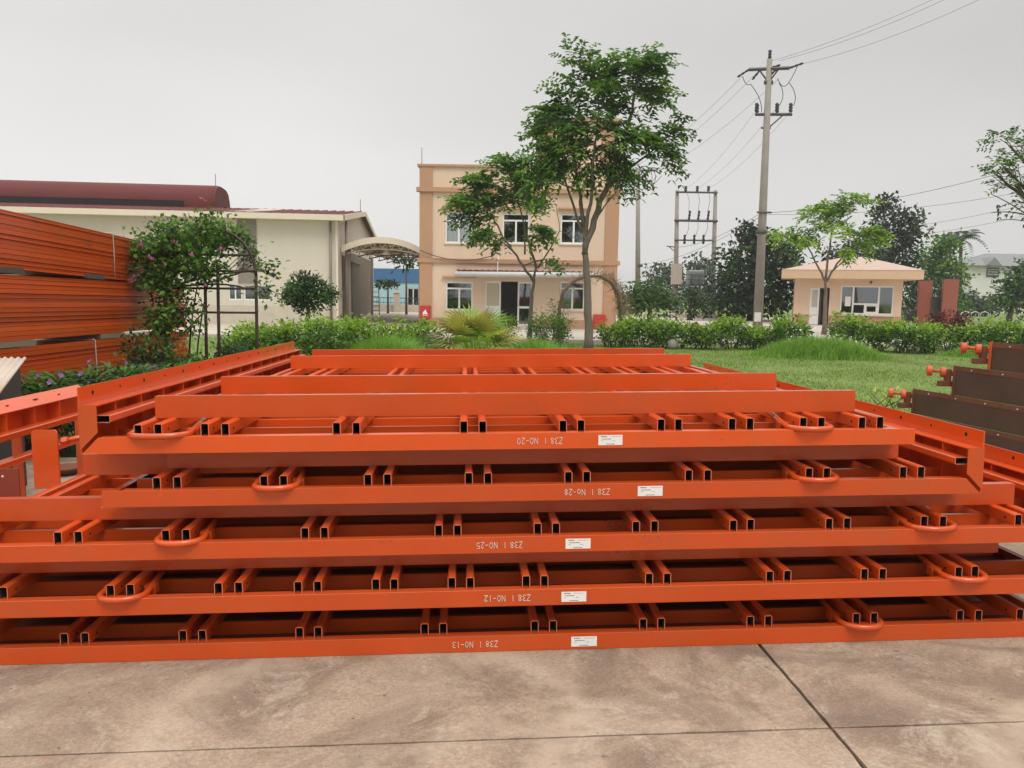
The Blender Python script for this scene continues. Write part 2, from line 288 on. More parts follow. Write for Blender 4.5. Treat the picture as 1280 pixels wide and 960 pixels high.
def concrete_mat():
    mt = bpy.data.materials.new('yard concrete'); mt.use_nodes = True; n = mt.node_tree.nodes; l = mt.node_tree.links; b = n['Principled BSDF']
    g = n.new('ShaderNodeNewGeometry')
    def noise(sc, det, rough=0.6, dist=0.0, stretch=None):
        t = n.new('ShaderNodeTexNoise'); t.inputs['Scale'].default_value = sc; t.inputs['Detail'].default_value = det; t.inputs['Roughness'].default_value = rough; t.inputs['Distortion'].default_value = dist
        if stretch:
            mm = n.new('ShaderNodeMapping'); mm.inputs['Scale'].default_value = stretch[0]; mm.inputs['Rotation'].default_value = (0, 0, stretch[1]); l.new(g.outputs['Position'], mm.inputs[0]); l.new(mm.outputs[0], t.inputs['Vector'])
        else: l.new(g.outputs['Position'], t.inputs['Vector'])
        return t.outputs['Fac']
    def rng_(s, a, b_, c=0., d=1.):
        mr = n.new('ShaderNodeMapRange'); mr.interpolation_type = 'SMOOTHSTEP'; mr.inputs['From Min'].default_value = a; mr.inputs['From Max'].default_value = b_; mr.inputs['To Min'].default_value = c; mr.inputs['To Max'].default_value = d
        l.new(s, mr.inputs['Value']); return mr.outputs[0]
    def mix(f, a, c, mode='MIX'):
        mx = n.new('ShaderNodeMix'); mx.data_type = 'RGBA'; mx.blend_type = mode
        if isinstance(f, float): mx.inputs['Factor'].default_value = f
        else: l.new(f, mx.inputs['Factor'])
        for s, k in ((a, 'A'), (c, 'B')):
            if isinstance(s, tuple): mx.inputs[k].default_value = (*s, 1)
            else: l.new(s, mx.inputs[k])
        return mx.outputs['Result']
    c = mix(rng_(noise(1.3, 10, 0.72, 0.7), 0.38, 0.60), (0.235, 0.162, 0.114), (0.425, 0.312, 0.226))
    c = mix(rng_(noise(2.6, 11, 0.76, 0.6, ((1.1, 0.9, 1), 0.6)), 0.52, 0.62, 0, 0.75), c, (0.47, 0.385, 0.30))      # pale worn patches
    c = mix(rng_(noise(1.7, 7, 0.66, 1.2, ((0.7, 1.5, 1), -0.5)), 0.54, 0.68, 0, 0.52), c, (0.140, 0.106, 0.082))   # dark damp stains
    c = mix(rng_(noise(3.3, 6, 0.6, 0.3), 0.64, 0.74, 0, 0.45), c, (0.30, 0.19, 0.11))                             # rusty tint
    c = mix(rng_(noise(9, 8, 0.75), 0.60, 0.72, 0, 0.35), c, (0.50, 0.45, 0.38))
    c = mix(rng_(noise(60, 5, 0.8), 0.38, 0.60, 0.0, 0.42), c, (0.13, 0.10, 0.078))
    c = mix(rng_(noise(150, 3, 0.7), 0.56, 0.70, 0.0, 0.5), c, (0.47, 0.40, 0.32))
    c = mix(rng_(noise(22, 3, 0.5), 0.70, 0.76, 0, 0.8), c, (0.085, 0.07, 0.06))                                  # small chips
    c = mix(rng_(noise(7.5, 2, 0.4), 0.755, 0.785, 0, 0.35), c, (0.40, 0.14, 0.07))                                 # specks of dropped red paint
    # pale arcs left by turning wheels
    for (cx_, cy_, r1_, w1_, am) in ((-0.55, 2.75, 0.80, 0.16, .55), (2.35, 2.35, 0.62, 0.13, .5), (0.3, 1.9, 0.95, 0.12, .35)):
        vm = n.new('ShaderNodeVectorMath'); vm.operation = 'DISTANCE'; vm.inputs[1].default_value = (cx_, cy_, 0); l.new(g.outputs['Position'], vm.inputs[0])
        jt = n.new('ShaderNodeMath'); jt.operation = 'MULTIPLY_ADD'; l.new(noise(3.0, 5), jt.inputs[0]); jt.inputs[1].default_value = 0.22; l.new(vm.outputs['Value'], jt.inputs[2])
        d1 = n.new('ShaderNodeMath'); d1.operation = 'SUBTRACT'; l.new(jt.outputs[0], d1.inputs[0]); d1.inputs[1].default_value = r1_+.11; d2 = n.new('ShaderNodeMath'); d2.operation = 'ABSOLUTE'; l.new(d1.outputs[0], d2.inputs[0])
        mk = n.new('ShaderNodeMath'); mk.operation = 'MULTIPLY'; l.new(rng_(d2.outputs[0], w1_*.35, w1_, am, 0), mk.inputs[0]); l.new(rng_(noise(1.8, 6, .65), .38, .58), mk.inputs[1])
        c = mix(mk.outputs[0], c, (0.49, 0.385, 0.29))
    # tyre scuff arcs
    wv = n.new('ShaderNodeTexWave'); wv.wave_type = 'RINGS'; wv.rings_direction = 'Z'; wv.inputs['Scale'].default_value = 0.42; wv.inputs['Distortion'].default_value = 1.2; wv.inputs['Detail'].default_value = 4; wv.inputs['Detail Scale'].default_value = 2
    mm = n.new('ShaderNodeMapping'); mm.inputs['Location'].default_value = (-0.6, -2.6, 0); l.new(g.outputs['Position'], mm.inputs[0]); l.new(mm.outputs[0], wv.inputs['Vector'])
    c = mix(rng_(wv.outputs['Fac'], 0.78, 0.98, 0, 0.13), c, (0.46, 0.37, 0.285))
    l.new(c, b.inputs['Base Color'])
    b.inputs['Roughness'].default_value = 0.78; b.inputs['Specular IOR Level'].default_value = 0.35
    l.new(rng_(noise(1.7, 7, 0.66, 1.2, ((0.7, 1.5, 1), -0.5)), 0.5, 0.75, 0.82, 0.55), b.inputs['Roughness'])
    bp = n.new('ShaderNodeBump'); bp.inputs['Strength'].default_value = 0.6; bp.inputs['Distance'].default_value = 0.006
    ad = n.new('ShaderNodeMath'); ad.operation = 'ADD'; l.new(noise(45, 6, 0.7), ad.inputs[0]); l.new(noise(5, 6, 0.6), ad.inputs[1]); l.new(ad.outputs[0], bp.inputs['Height']); l.new(bp.outputs[0], b.inputs['Normal'])
    return mt
concrete = concrete_mat()
joint_m = mat('joint dirt', (0.05, 0.042, 0.035), rough=0.95, var=0.3, scale=10, coord='Geo')
soil = mat('soil and turf', (0.13, 0.19, 0.038), rough=0.95, var=0.3, scale=0.8, spots=(0.15, 0.12, 0.07), spot_scale=1.2, spot_lo=0.58, spot_hi=0.8, bump=0.5, bscale=14, coord='Geo')
roadm = mat('pale road concrete', (0.46, 0.41, 0.345), rough=0.9, var=0.12, scale=0.6, spots=(0.36, 0.32, 0.27), spot_scale=0.8, coord='Geo')

# ------------------------------------------------------------------ ground; the yard falls gently, as the stacked panels show
yaw = math.radians(3.5)
ex = np.array([math.cos(yaw), math.sin(yaw), 0.0157]); ex /= np.linalg.norm(ex)
ey = np.array([-math.sin(yaw), math.cos(yaw), -0.018]); ey -= ex*(ex @ ey); ey /= np.linalg.norm(ey)
ez = np.cross(ex, ey); O = np.array([0, 3.47, 0.])
RL = Matrix([[ex[i], ey[i], ez[i]] for i in range(3)]); RE = RL.to_euler()
def wl(x, y, z): return O + ex*x + ey*y + ez*z
def gz(x, y):
    x = np.asarray(x, float); y = np.asarray(y, float)
    p = -(ez[0]*np.clip(x, -9, 9) + ez[1]*(np.clip(y, -6, 9)-3.47))/ez[2]
    t = np.clip((y-9.0)/6.0, 0, 1); w = 1-t*t*(3-2*t)
    return p*w
xs = np.concatenate([[-500, -250, -120, -60, -30], np.linspace(-20, 20, 41), [30, 60, 120, 250, 500]])
ys = np.concatenate([[-120, -60, -20], np.linspace(-8, 22, 31), [30, 45, 70, 120, 300, 550, 900]])
b = MB(); XX, YY = np.meshgrid(xs, ys)
ZZ = gz(XX, YY) - 0.14*(YY < 8.6) - 0.02
b.v = [(float(x), float(y), float(z)) for x, y, z in zip(XX.ravel(), YY.ravel(), ZZ.ravel())]
nx = len(xs)
for j in range(len(ys)-1):
    for i in range(nx-1): b.face([j*nx+i, j*nx+i+1, (j+1)*nx+i+1, (j+1)*nx+i])
struct(b.build('ground', soil))
# the concrete yard: slabs with open joints
YARD = struct(bpy.data.objects.new('concrete_yard', None)); COL.objects.link(YARD); YARD.location = O; YARD.rotation_euler = RE
bed = MB().box((-11.9, -7.9, -0.13), (10.0, 4.95, -0.016)).build('joint_bed', joint_m, YARD)
xj = [-11.9, -7.78, -3.28, 1.22, 5.72, 10.0]; yj = [-7.9, -5.24, -0.74, 3.76, 4.95]
for i in range(len(xj)-1):
    for j in range(len(yj)-1):
        gx_ = 0.0065 if xj[i+1] == 1.22 or xj[i] == 1.22 else 0.006
        bb = MB(); x0, x1, y0, y1 = xj[i]+gx_, xj[i+1]-gx_, yj[j]+0.0035, yj[j+1]-0.0035
        # slightly worn edges
        nn = 60; pts = []
        def edge(p, q, nrm):
            L = math.dist(p, q); k = max(int(L/0.06), 2)
            for a in range(k):
                t = a/k; w = abs(rng.normal())*0.0022
                pts.append((p[0]+(q[0]-p[0])*t - nrm[0]*w, p[1]+(q[1]-p[1])*t - nrm[1]*w))
        edge((x0, y0), (x1, y0), (0, -1)); edge((x1, y0), (x1, y1), (1, 0)); edge((x1, y1), (x0, y1), (0, 1)); edge((x0, y1), (x0, y0), (-1, 0))
        k = len(pts); bb.v = [(p[0], p[1], 0.0) for p in pts] + [(p[0], p[1], -0.125) for p in pts]
        bb.face(range(k))
        for a in range(k): bb.face([a, k+a, k+(a+1) % k, (a+1) % k])
        bb.build('concrete_slab', concrete, YARD)
# pale concrete road between the hedge and the buildings
b = MB().box((-60, 26.2, -0.06), (90, 58, 0.004)); struct(b.build('road', roadm))
b = MB().box((-60, 26.0, -0.06), (90, 26.18, 0.09)); struct(b.build('kerb', roadm))

# ------------------------------------------------------------------ stacked formwork panels (the foreground)
DEPTH = 4.4
def channel_x(mb, x0, x1, y, z0, z1, t=0.007, fl=0.05):
    """C section running along x, its web facing the front"""
    mb.box((x0, y, z0), (x1, y+t, z1)); mb.box((x0, y+t, z1-t), (x1, y+fl, z1-0.0005)); mb.box((x0, y+t, z0+0.0005), (x1, y+fl, z0+t))
def font_mesh(name, text, size, material, parent, loc, rot, ext=0.0006, align='CENTER'):
    cu_ = bpy.data.curves.new(name, 'FONT'); cu_.body = text; cu_.size = size; cu_.extrude = ext; cu_.align_x = align; cu_.align_y = 'CENTER'; cu_.space_character = 1.12; cu_.resolution_u = 3
    tmp = bpy.data.objects.new(name+'_tmp', cu_); COL.objects.link(tmp)
    dg = bpy.context.evaluated_depsgraph_get(); me = bpy.data.meshes.new_from_object(tmp.evaluated_get(dg)); me.name = name
    bpy.data.objects.remove(tmp); me.materials.clear(); me.materials.append(material)
    return link(name, me, parent, loc, rot)
def stroke_text(name, text, h, material, parent, origin, adv=0.7):
    """hand painted letters: round brush strokes, written upside down as seen from the front"""
    G = {'Z': [[(0,1),(1,1),(0,0),(1,0)]], '3': [[(0,.95),(.6,1),(.9,.75),(.4,.52),(.95,.25),(.5,0),(0,.1)]], '8': [[(.5,.52),(.1,.75),(.5,1),(.9,.75),(.5,.52),(.05,.25),(.5,0),(.95,.25),(.5,.52)]],
         '1': [[(.5,0),(.5,1)]], 'N': [[(0,0),(0,1),(.9,0),(.9,1)]], 'O': [[(.5,0),(.08,.2),(.05,.6),(.5,1),(.92,.7),(.92,.25),(.5,0)]], 'o': [[(.5,0),(.1,.2),(.1,.6),(.5,.8),(.9,.6),(.9,.2),(.5,0)]], '-': [[(.1,.45),(.9,.45)]],
         '2': [[(.05,.8),(.5,1),(.9,.75),(.5,.35),(0,0),(1,0)]], '0': [[(.5,0),(.1,.25),(.1,.75),(.5,1),(.9,.75),(.9,.25),(.5,0)]], '5': [[(.9,1),(.1,1),(.1,.55),(.6,.6),(.95,.3),(.5,0),(0,.1)]], '.': [[(.3,0),(.4,.06)]], ' ': []}
    mb = MB(); x = 0.0
    for ch in text:
        for st in G[ch]:
            p = [(x + a*h*0.55 + rng.normal()*h*0.012, 0.0, c*h + rng.normal()*h*0.012) for a, c in st]
            p = [(origin[0] - q[0], origin[1], origin[2] - q[2]) for q in p]        # turned through half a circle
            for q0_, q1_ in zip(p[:-1], p[1:]): mb.path([np.array(q0_), np.array(q1_)], 0.0017, 5, smooth=False)
        x += h*adv if ch != ' ' else h*0.42
    return mb.build(name, material, parent)
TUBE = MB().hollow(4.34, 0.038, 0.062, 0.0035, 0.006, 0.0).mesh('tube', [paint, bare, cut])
RIBS = [0.25 + 0.28*k for k in range(15)]
def bolt_hole(mb, c, nrm, r=0.009):
    n = np.array(nrm, float); mb.path([np.array(c)-n*0.0005, np.array(c)+n*0.0015], r, 8, smooth=False)

def side_panel(par, x, s, y0=0.0, zt=0.306, zf=0.225):
    """upright side panel; s=+1 when its inner face looks towards +x"""
    mb = MB(); mb.box((x, y0, 0.002), (x+s*0.006, DEPTH, zt))
    P = mb.build('side_panel', paint, par)
    fl = MB(); fl.box((x+s*0.007, y0+0.006, zf-0.006), (x+s*0.082, DEPTH, zf)); fl.build('top_flange', paint, P)
    up = MB(); poly = [(x+s*0.0005, 0.018), (x+s*0.0005, zf+0.001), (x+s*0.082, zf+0.001), (x+s*0.082, 0.100)]
    up.prism(poly if s > 0 else poly[::-1], y0-0.006, y0); up.build('end_flange', paint, P)
    rb = MB().box((0, 0, 0), (s*0.070, 0.008, zf-0.012)).mesh('rib', paint)
    y = y0+0.20
    while y < DEPTH-0.05:
        link('rib', rb, P, (x+s*0.0065, y, 0.006)); y += 0.295
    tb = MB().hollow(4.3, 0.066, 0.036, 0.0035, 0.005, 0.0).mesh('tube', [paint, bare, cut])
    link('tube', tb, P, (x+s*0.101, y0+0.012, 0.142))
    hb = MB()
    y = y0+0.13
    k = 0
    while y < DEPTH:
        bolt_hole(hb, (x+s*0.0065, y, zf+0.045), (s, 0, 0), 0.010 if k % 2 == 0 else 0.006); y += 0.29; k += 1
    hb.build('bolt_hole', [hole_m], P)
    return P

def handle(mb, xa, xb, y, z):
    """bent bar lifting loop lying round a pair of tube ends"""
    r = 0.0148; w = xb-xa; pts = [(xa+0.014, y+0.36, z+0.040), (xa+0.008, y+0.18, z+0.012), (xa, y+0.06, z)]
    for k in range(0, 11):
        a = math.pi*k/10; pts.append((xa+w/2-math.cos(a)*w/2, y+0.045-math.sin(a)*0.078, z))
    pts += [(xb, y+0.06, z), (xb-0.008, y+0.18, z+0.012), (xb-0.014, y+0.36, z+0.040)]
    mb.path(pts, r, 10)
    for xx in (xa+0.008, xb-0.008): mb.box((xx-0.026, y+0.11, z-0.028), (xx+0.026, y+0.155, z+0.012))

def frame(label, z, y0, xr, wal, tubes, handles, text, tx, lab, side=None, warp=0.0, skip_lab=False):
    o = wl(0, y0, z)
    T = thing('formwork_panel', label, 'formwork panel', tuple(o), (RE.x, RE.y, RE.z+warp), 'stacked red formwork panels')
    x0, x1 = xr
    MB().box((x0+0.01, 0.02, 0.001), (x1-0.01, DEPTH-0.02, 0.006)).build('skin_plate', skin, T)
    fr = MB(); pl, prr = (x0+0.005, x0+0.080) if side == 'L' else (x0, x0), (x1-0.005, x1-0.080) if side == 'R' else (x1, x1)
    fr.prism([(pl[0], 0.0), (prr[0], 0.0), (prr[1], 0.076), (pl[1], 0.076)], 0.0, 0.006)
    fr.box((x0+0.085, 0.0065, 0.0695), (x1-0.085, 0.052, 0.0755)); fr.box((x0+0.02, 0.0065, 0.0075), (x1-0.02, 0.045, 0.0125))
    fr.mi[-2 - 12] = 1; fr.cur = 1; fr.box((pl[0]+0.004, -0.0045, 0.0003), (pl[1]-0.004, -0.0003, 0.0042)); fr.cur = 0  # top edge and lip coloured pale as a painted highlight line
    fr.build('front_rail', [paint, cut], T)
    rr = MB(); rr.box((x0, DEPTH-0.007, 0), (x1, DEPTH-0.0005, 0.076)); rr.box((x0, DEPTH-0.05, 0.07), (x1, DEPTH-0.0075, 0.0755)); rr.build('rear_rail', paint, T)
    for sd_, xx in ((-1, x0), (1, x1)):
        if (side == 'L' and sd_ < 0) or (side == 'R' and sd_ > 0): continue
        sr = MB(); sr.box((xx, 0.0065, 0.0005), (xx-sd_*0.006, DEPTH-0.0075, 0.056)); sr.box((xx-sd_*0.0065, 0.053, 0.049), (xx-sd_*0.03, DEPTH-0.052, 0.055))
        sr.build('side_rail', paint, T)
    rib = MB().box((x0+0.052, 0, 0.0065), (x1-0.052, 0.006, 0.0735)).box((x0+0.052, 0.0063, 0.068), (x1-0.052, 0.022, 0.0733)).mesh('cross_rib', paint)
    for y in RIBS: link('cross_rib', rib, T, (0, y, 0))
    for x in tubes: link('tube', TUBE, T, (x, 0.028+rng.uniform(-0.004, 0.008), 0.070+rng.normal()*0.0006), (0, 0, rng.normal()*0.0006))
    hb = MB()
    for k, x in enumerate(tubes):
        if abs(x) > 0.9: bolt_hole(hb, (x - (1 if x > 0 else -1)*0.0195, 0.10, 0.10), (-1 if x > 0 else 1, 0, 0), 0.006)
    hb.build('bolt_hole', hole_m, T)
    for k, yw in enumerate((0.215, 1.22, 3.10, 4.02)):
        w = MB(); channel_x(w, wal[0], wal[1], yw, 0.1325, 0.2395); w.build('waler', paint, T)
    for a, c in handles:
        hm = MB(); handle(hm, a, c, 0.0, 0.083); hm.build('lifting_handle', paint, T)
    stroke_text('painted_number', text, 0.029, white_paint, T, (tx[1], -0.0012, 0.052))
    if not skip_lab:
        L = MB().box((lab[0], -0.0022, 0.014), (lab[1], -0.0004, 0.062)).build('label_sticker', sticker, T)
        pr = MB(); w = lab[1]-lab[0]
        def row(z0, a, c, hgt, gap=0.004):
            x = lab[0]+w*a
            while x < lab[0]+w*c:
                d = rng.uniform(0.002, 0.007); pr.box((x, -0.0027, z0), (x+d, -0.0021, z0+hgt)); x += d+gap*rng.uniform(.3, .8)
        row(0.053, 0.10, 0.34, 0.004, 0.002); row(0.054, 0.50, 0.92, 0.0018); row(0.042, 0.14, 0.52, 0.0032, 0.002); row(0.034, 0.12, 0.2, 0.002); row(0.034, 0.58, 0.68, 0.002); row(0.018, 0.32, 0.66, 0.003, 0.002)
        pr.build('print', ink, L)
    if side == 'L': side_panel(T, x0, 1)
    if side == 'R': side_panel(T, x1, -1)
    return T
t5 = [-1.698, -1.607, -1.399, -1.306, -0.794, -0.703, -0.201, -0.112, 0.27, 0.357, 0.742, 0.828, 1.09, 1.178, 1.442, 1.532, 1.736, 1.826]
t4 = [-1.61, -1.52, -1.127, -1.036, -0.649, -0.559, -0.179, -0.089, 0.292, 0.38, 0.873, 0.963, 1.463, 1.551, 1.931, 2.02]
t3 = [-2.52, -2.43, -2.048, -1.96, -1.57, -1.481, -0.94, -0.851, -0.322, -0.234, 0.144, 0.231, 0.615, 0.704, 1.084, 1.172, 1.555, 1.645, 2.036, 2.125, 2.512, 2.6]
t2 = [-2.371, -2.283, -1.811, -1.724, -1.329, -1.239, -0.968, -0.88, -0.614, -0.529, -0.262, -0.176, 0.086, 0.172, 0.671, 0.757, 1.253, 1.341, 1.719, 1.808, 2.188, 2.274]
t1 = [-2.52, -2.43, -2.05, -1.957, -1.514, -1.425, -0.978, -0.892, -0.394, -0.306, 0.131, 0.219, 0.655, 0.744, 1.182, 1.271, 1.712, 1.803, 2.246, 2.335, 2.55, 2.64]
frame('bottom red formwork panel lying on the concrete, hand painted Z38.1 NO-13', 0.002, 0.0, (-2.72, 2.80), (-2.55, 2.48), t1, [(1.640, 1.84)], 'Z38 1  NO-13', (-0.29, -0.048), (0.303, 0.426))
frame('red formwork panel numbered Z38.1 NO-12, second from the concrete in the front stack', 0.242, -0.045, (-2.72, 2.78), (-2.55, 2.52), t2, [(-1.86, -1.66), (2.125, 2.325)], 'Z38 1  NO-12', (-0.131, 0.103), (0.249, 0.366))
frame('red formwork panel numbered Z38.1 NO-25, in the middle of the front stack', 0.482, 0.0, (-2.64, 2.98), (-2.45, 2.62), t3, [(-1.612, -1.41), (1.962, 2.185)], 'Z38 1  NO-25', (-0.144, 0.069), (0.273, 0.391), 'R')
frame('red formwork panel numbered Z38.1 NO-28 with its upright side panel at the right end', 0.722, 0.03, (-1.845, 2.312), (-1.63, 2.01), t4, [(-1.172, -0.98), (1.400, 1.60)], 'Z38 1  No-28', (0.279, 0.485), (0.619, 0.738), 'R')
frame('topmost red formwork panel numbered Z38.1 NO-20, upright side panel at its left end', 0.962, 0.067, (-1.945, 1.985), (-1.69, 1.79), t5, [(-1.738, -1.475), (1.375, 1.58)], 'Z38 1  NO-20', (0.036, 0.264), (0.435, 0.55), 'L')

# bearer channel under the left end of the topmost panel
bt = thing('support_channel', 'short red steel channel propping the left end of the topmost NO-20 panel', 'steel channel', tuple(wl(-1.55, 0.30, 0.815)), tuple(RE))
w = MB(); channel_x(w, -0.50, 0.55, 0.0, 0.0, 0.145, 0.007, 0.06); w.build('channel_web', paint, bt)
w = MB(); w.box((-0.44, 0.0075, 0.0085), (-0.432, 0.055, 0.137)); w.box((0.2, 0.0075, 0.0085), (0.208, 0.055, 0.137)); w.build('stiffener', paint, bt)

# long ribbed side form standing left of the stack
sf = thing('side_form', 'long red ribbed side form with slotted top plate, standing at the left behind a bracket', 'side form', tuple(wl(-2.86, 0.10, 0.585)), tuple(RE))
p = MB(); p.prism([(-0.085, 0.485), (-0.082, 0.492), (0.0, 0.432), (-0.003, 0.425)], 0.0, 2.0)
TP = p.build('top_plate', paint, sf)
hb = MB()
for k in range(6):
    yy = 0.2+0.29*k; hb.box((-0.046-0.012*(k % 2 == 0), yy, 0.4655), (-0.034, yy+(0.05 if k % 2 == 0 else 0.02), 0.4665 if k % 2 == 0 else 0.4625))
hb.build('slot', hole_m, TP)
MB().box((-0.088, 0.002, 0.285), (-0.083, 1.998, 0.475)).build('web_plate', paint, sf)
rb = MB().box((-0.0825, 0, 0.29), (-0.005, 0.008, 0.424)).mesh('rib', paint)
for k in range(6): link('rib', rb, sf, (0, 0.12+0.295*k, 0))
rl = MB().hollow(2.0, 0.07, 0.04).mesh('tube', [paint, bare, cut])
link('tube', rl, sf, (0.03, 0.0, 0.285)); link('tube', rl, sf, (0.03, 0.0, 0.13))
lg = MB().box((-0.06, 0, -0.575), (0.0, 0.008, 0.284)).box((-0.11, -0.05, -0.585), (0.05, 0.06, -0.5755)).mesh('leg_plate', paint)
for yy in (1.15, 1.9): link('leg_plate', lg, sf, (-0.01, yy, 0))
# upright bracket plate in front of it, with its bolt
bk = thing('bracket_plate', 'upright red bracket plate with a bolt, standing at the left end of the stack', 'bracket', tuple(wl(-2.62, 1.03, 0.578)), tuple(RE))
MB().prism([(-0.072, 0.0), (0.072, 0.0), (0.072, 0.33), (0.06, 0.345), (-0.06, 0.345), (-0.072, 0.33)], 0.0, 0.012).build('plate', paint, bk)
MB().box((-0.006, 0.0125, 0.0), (0.006, 0.12, 0.25)).build('gusset', paint, bk)
w = MB(); w.path([(0.073, 0.03, 0.27), (0.22, 0.06, 0.30)], 0.014, 8); w.path([(0.085, 0.032, 0.272), (0.115, 0.038, 0.278)], 0.028, 6, smooth=False); w.build('bolt', paint, bk)
ep = thing('end_plate', 'dark red end plate with two bolt holes at the far left of the stack', 'steel plate', tuple(wl(-2.60, 0.60, 0.600)), tuple(RE))
MB().box((-0.30, 0, 0), (0.07, 0.008, 0.19)).build('plate', mat('shaded dark red', (0.22, 0.035, 0.015), rough=0.6, var=0.15, coord='Geo'), ep)  # panel red darkened, the plate's shade put into its colour
w = MB()
for zz in (0.03, 0.15): w.path([(-0.01, -0.001, zz), (-0.01, -0.003, zz)], 0.006, 8, smooth=False)
w.build('bolt_hole', sticker, ep)
# ------------------------------------------------------------------ right: stack of panels with brown faces
pa = math.radians(14)
pd = np.array([math.sin(pa), -math.cos(pa), 0]); PP = np.array([4.862, 9.25, 0.0])
for k, (s_off, z_top, hgt) in enumerate(((-0.19, 0.298, 0.296), (0.0, 0.600, 0.3005), (0.575, 0.936, 0.3345), (1.02, 1.235, 0.2975))):
    names = ['lowest brown faced form panel in the stack on the lawn at the right',
             'brown faced form panel second from the bottom of the right stack, roller at its end',
             'brown faced form panel third from the bottom of the right stack, roller at its end',
             'topmost brown faced form panel of the right stack, with a red edge and roller clamp']
    q_ = PP + pd*s_off + np.array([math.cos(pa), math.sin(pa), 0])*0.012*k
    T = thing('faced_panel', names[k], 'form panel', (q_[0], q_[1], z_top-hgt), (0, 0, pa), 'stack of brown faced form panels')
    # local: the face is the plane x=0 running towards the viewer along -y
    MB().box((0, -5.2, 0.004), (0.012, 0, hgt)).build('face_plate', plywood, T)
    f = MB(); f.box((-0.004, -5.2, hgt-0.052), (-0.0005, -0.012, hgt-0.004)); f.build('top_strip', rust, T)
    f = MB(); f.box((0.0125, -5.2, 0.0), (0.42, -0.006, 0.03)); f.box((0.0125, -5.2, hgt-0.11), (0.42, -0.006, hgt-0.09)); f.box((0.40, -5.19, 0.031), (0.415, -0.01, hgt-0.111)); f.box((0.0125, -5.19, hgt-0.0895), (0.0165, -0.01, hgt)); f.build('back_frame', rust if k < 2 else paint2, T)
    e = MB(); e.box((-0.006, -0.0005, 0), (0.44, 0.008, hgt-0.088)); e.box((-0.006, -0.0005, hgt-0.0875), (0.03, 0.008, hgt+0.003)); e.box((-0.006, -0.03, 0.0), (-0.0045, -0.0008, hgt)); e.build('end_plate', paint2 if k == 3 else rust, T)
    bm_ = MB().path([(-0.004, 0, 0), (-0.011, 0, 0)], 0.009, 6, smooth=False).mesh('bolt', galv)
    for j in range(12): link('bolt', bm_, T, (0, -0.25-0.4*j, hgt-0.03))
    if k:
        c = MB(); z0 = hgt-0.075
        c.path([(-0.25, 0.06, z0), (0.02, 0.06, z0)], 0.017, 8)
        c.path([(-0.10, 0.085, z0-0.035), (0.02, 0.085, z0-0.035)], 0.016, 8)
        C = c.build('clamp_arm', paint2, T, (0, 0, 0), (0, 0, math.radians(-36)))
        rl_ = MB().path([(-0.028, 0, 0), (-0.026, 0, 0), (-0.020, 0, 0), (0.020, 0, 0), (0.026, 0, 0), (0.028, 0, 0)], [0.050, 0.056, 0.059, 0.059, 0.056, 0.050], 14, smooth=False).mesh('roller', paint2)
        link('roller', rl_, C, (-0.24, 0.06, z0)); link('roller', rl_, C, (-0.10, 0.06, z0-0.012))
        w = MB(); w.box((-0.13, 0.02, z0-0.165), (0.01, 0.10, z0-0.105)); w.box((-0.05, 0.03, z0-0.105), (0.0, 0.09, z0+0.03)); w.build('clamp_block', rust, T)

# ------------------------------------------------------------------ left: tall bundles of long red channels, in tiers
def bundle(label, x, y0, y1, z0, rows, cols, rh, tilt=0.0, straps=(1.2,), seed=0, cw=0.17):
    T = thing('channel_bundle', label, 'steel bundle', tuple(np.array([0, 0, 0]) + wl(x, y0, z0)), (RE.x+tilt, RE.y, RE.z), 'bundles of long red steel channels')
    L = y1-y0; rg = np.random.default_rng(seed)
    me = MB(); me.box((-cw+0.006, 0, 0), (0, L, 0.005)); me.box((-0.016, 0.0, 0.0055), (-0.010, L, rh-0.017)); me.box((-cw+0.006, 0, rh-0.0165), (-0.002, L, rh-0.0105)); me.box((-cw*0.5, 0, 0.0055), (-cw*0.5+0.006, L, rh-0.017)); me = me.mesh('channel', paint)
    m2_ = MB(); m2_.box((-cw+0.006, 0, 0), (0, L, rh-0.004)); m2_ = m2_.mesh('channel', paint)
    for r in range(rows):
        for c in range(cols):
            link('channel', me if (r*7+seed) % 5 in (0, 3) else m2_, T, (-c*(cw+0.004)+rg.normal()*0.0035, rg.normal()*0.09, r*rh), (0, 0, rg.normal()*0.0012))
    H_ = rows*rh
    for s_ in straps:
        w = MB(); w.path([(0.012, s_, -0.005), (0.014, s_+0.01, H_*0.5), (0.012, s_, H_), (0.0, s_, H_+0.008), (-0.6, s_, H_+0.006)], 0.009, 6); w.build('strap', wstrap, T)
    return T
wstrap = mat('pale strap', (0.42, 0.33, 0.26), rough=0.8)
bundle('lowest bundle of long red channels behind the flower bed, rising from the ground', -5.30, 4.4, 11.0, 0.03, 20, 5, 0.0565, 0, (3.0,), 1)
bundle('middle bundle of long red channels, the thickest, left of the vine arch', -5.30, 4.2, 10.9, 1.235, 14, 5, 0.0537, 0.0, (0.75,), 2)
bundle('upper bundle of long red channels with a pale strap, left of the vine arch', -5.32, 3.6, 10.2, 2.075, 12, 5, 0.0548, -0.014, (4.55,), 3)
bundle('small topmost bundle of red channels ending above the strapped bundle', -5.45, 2.0, 5.6, 2.755, 4, 4, 0.047, -0.02, (), 4)
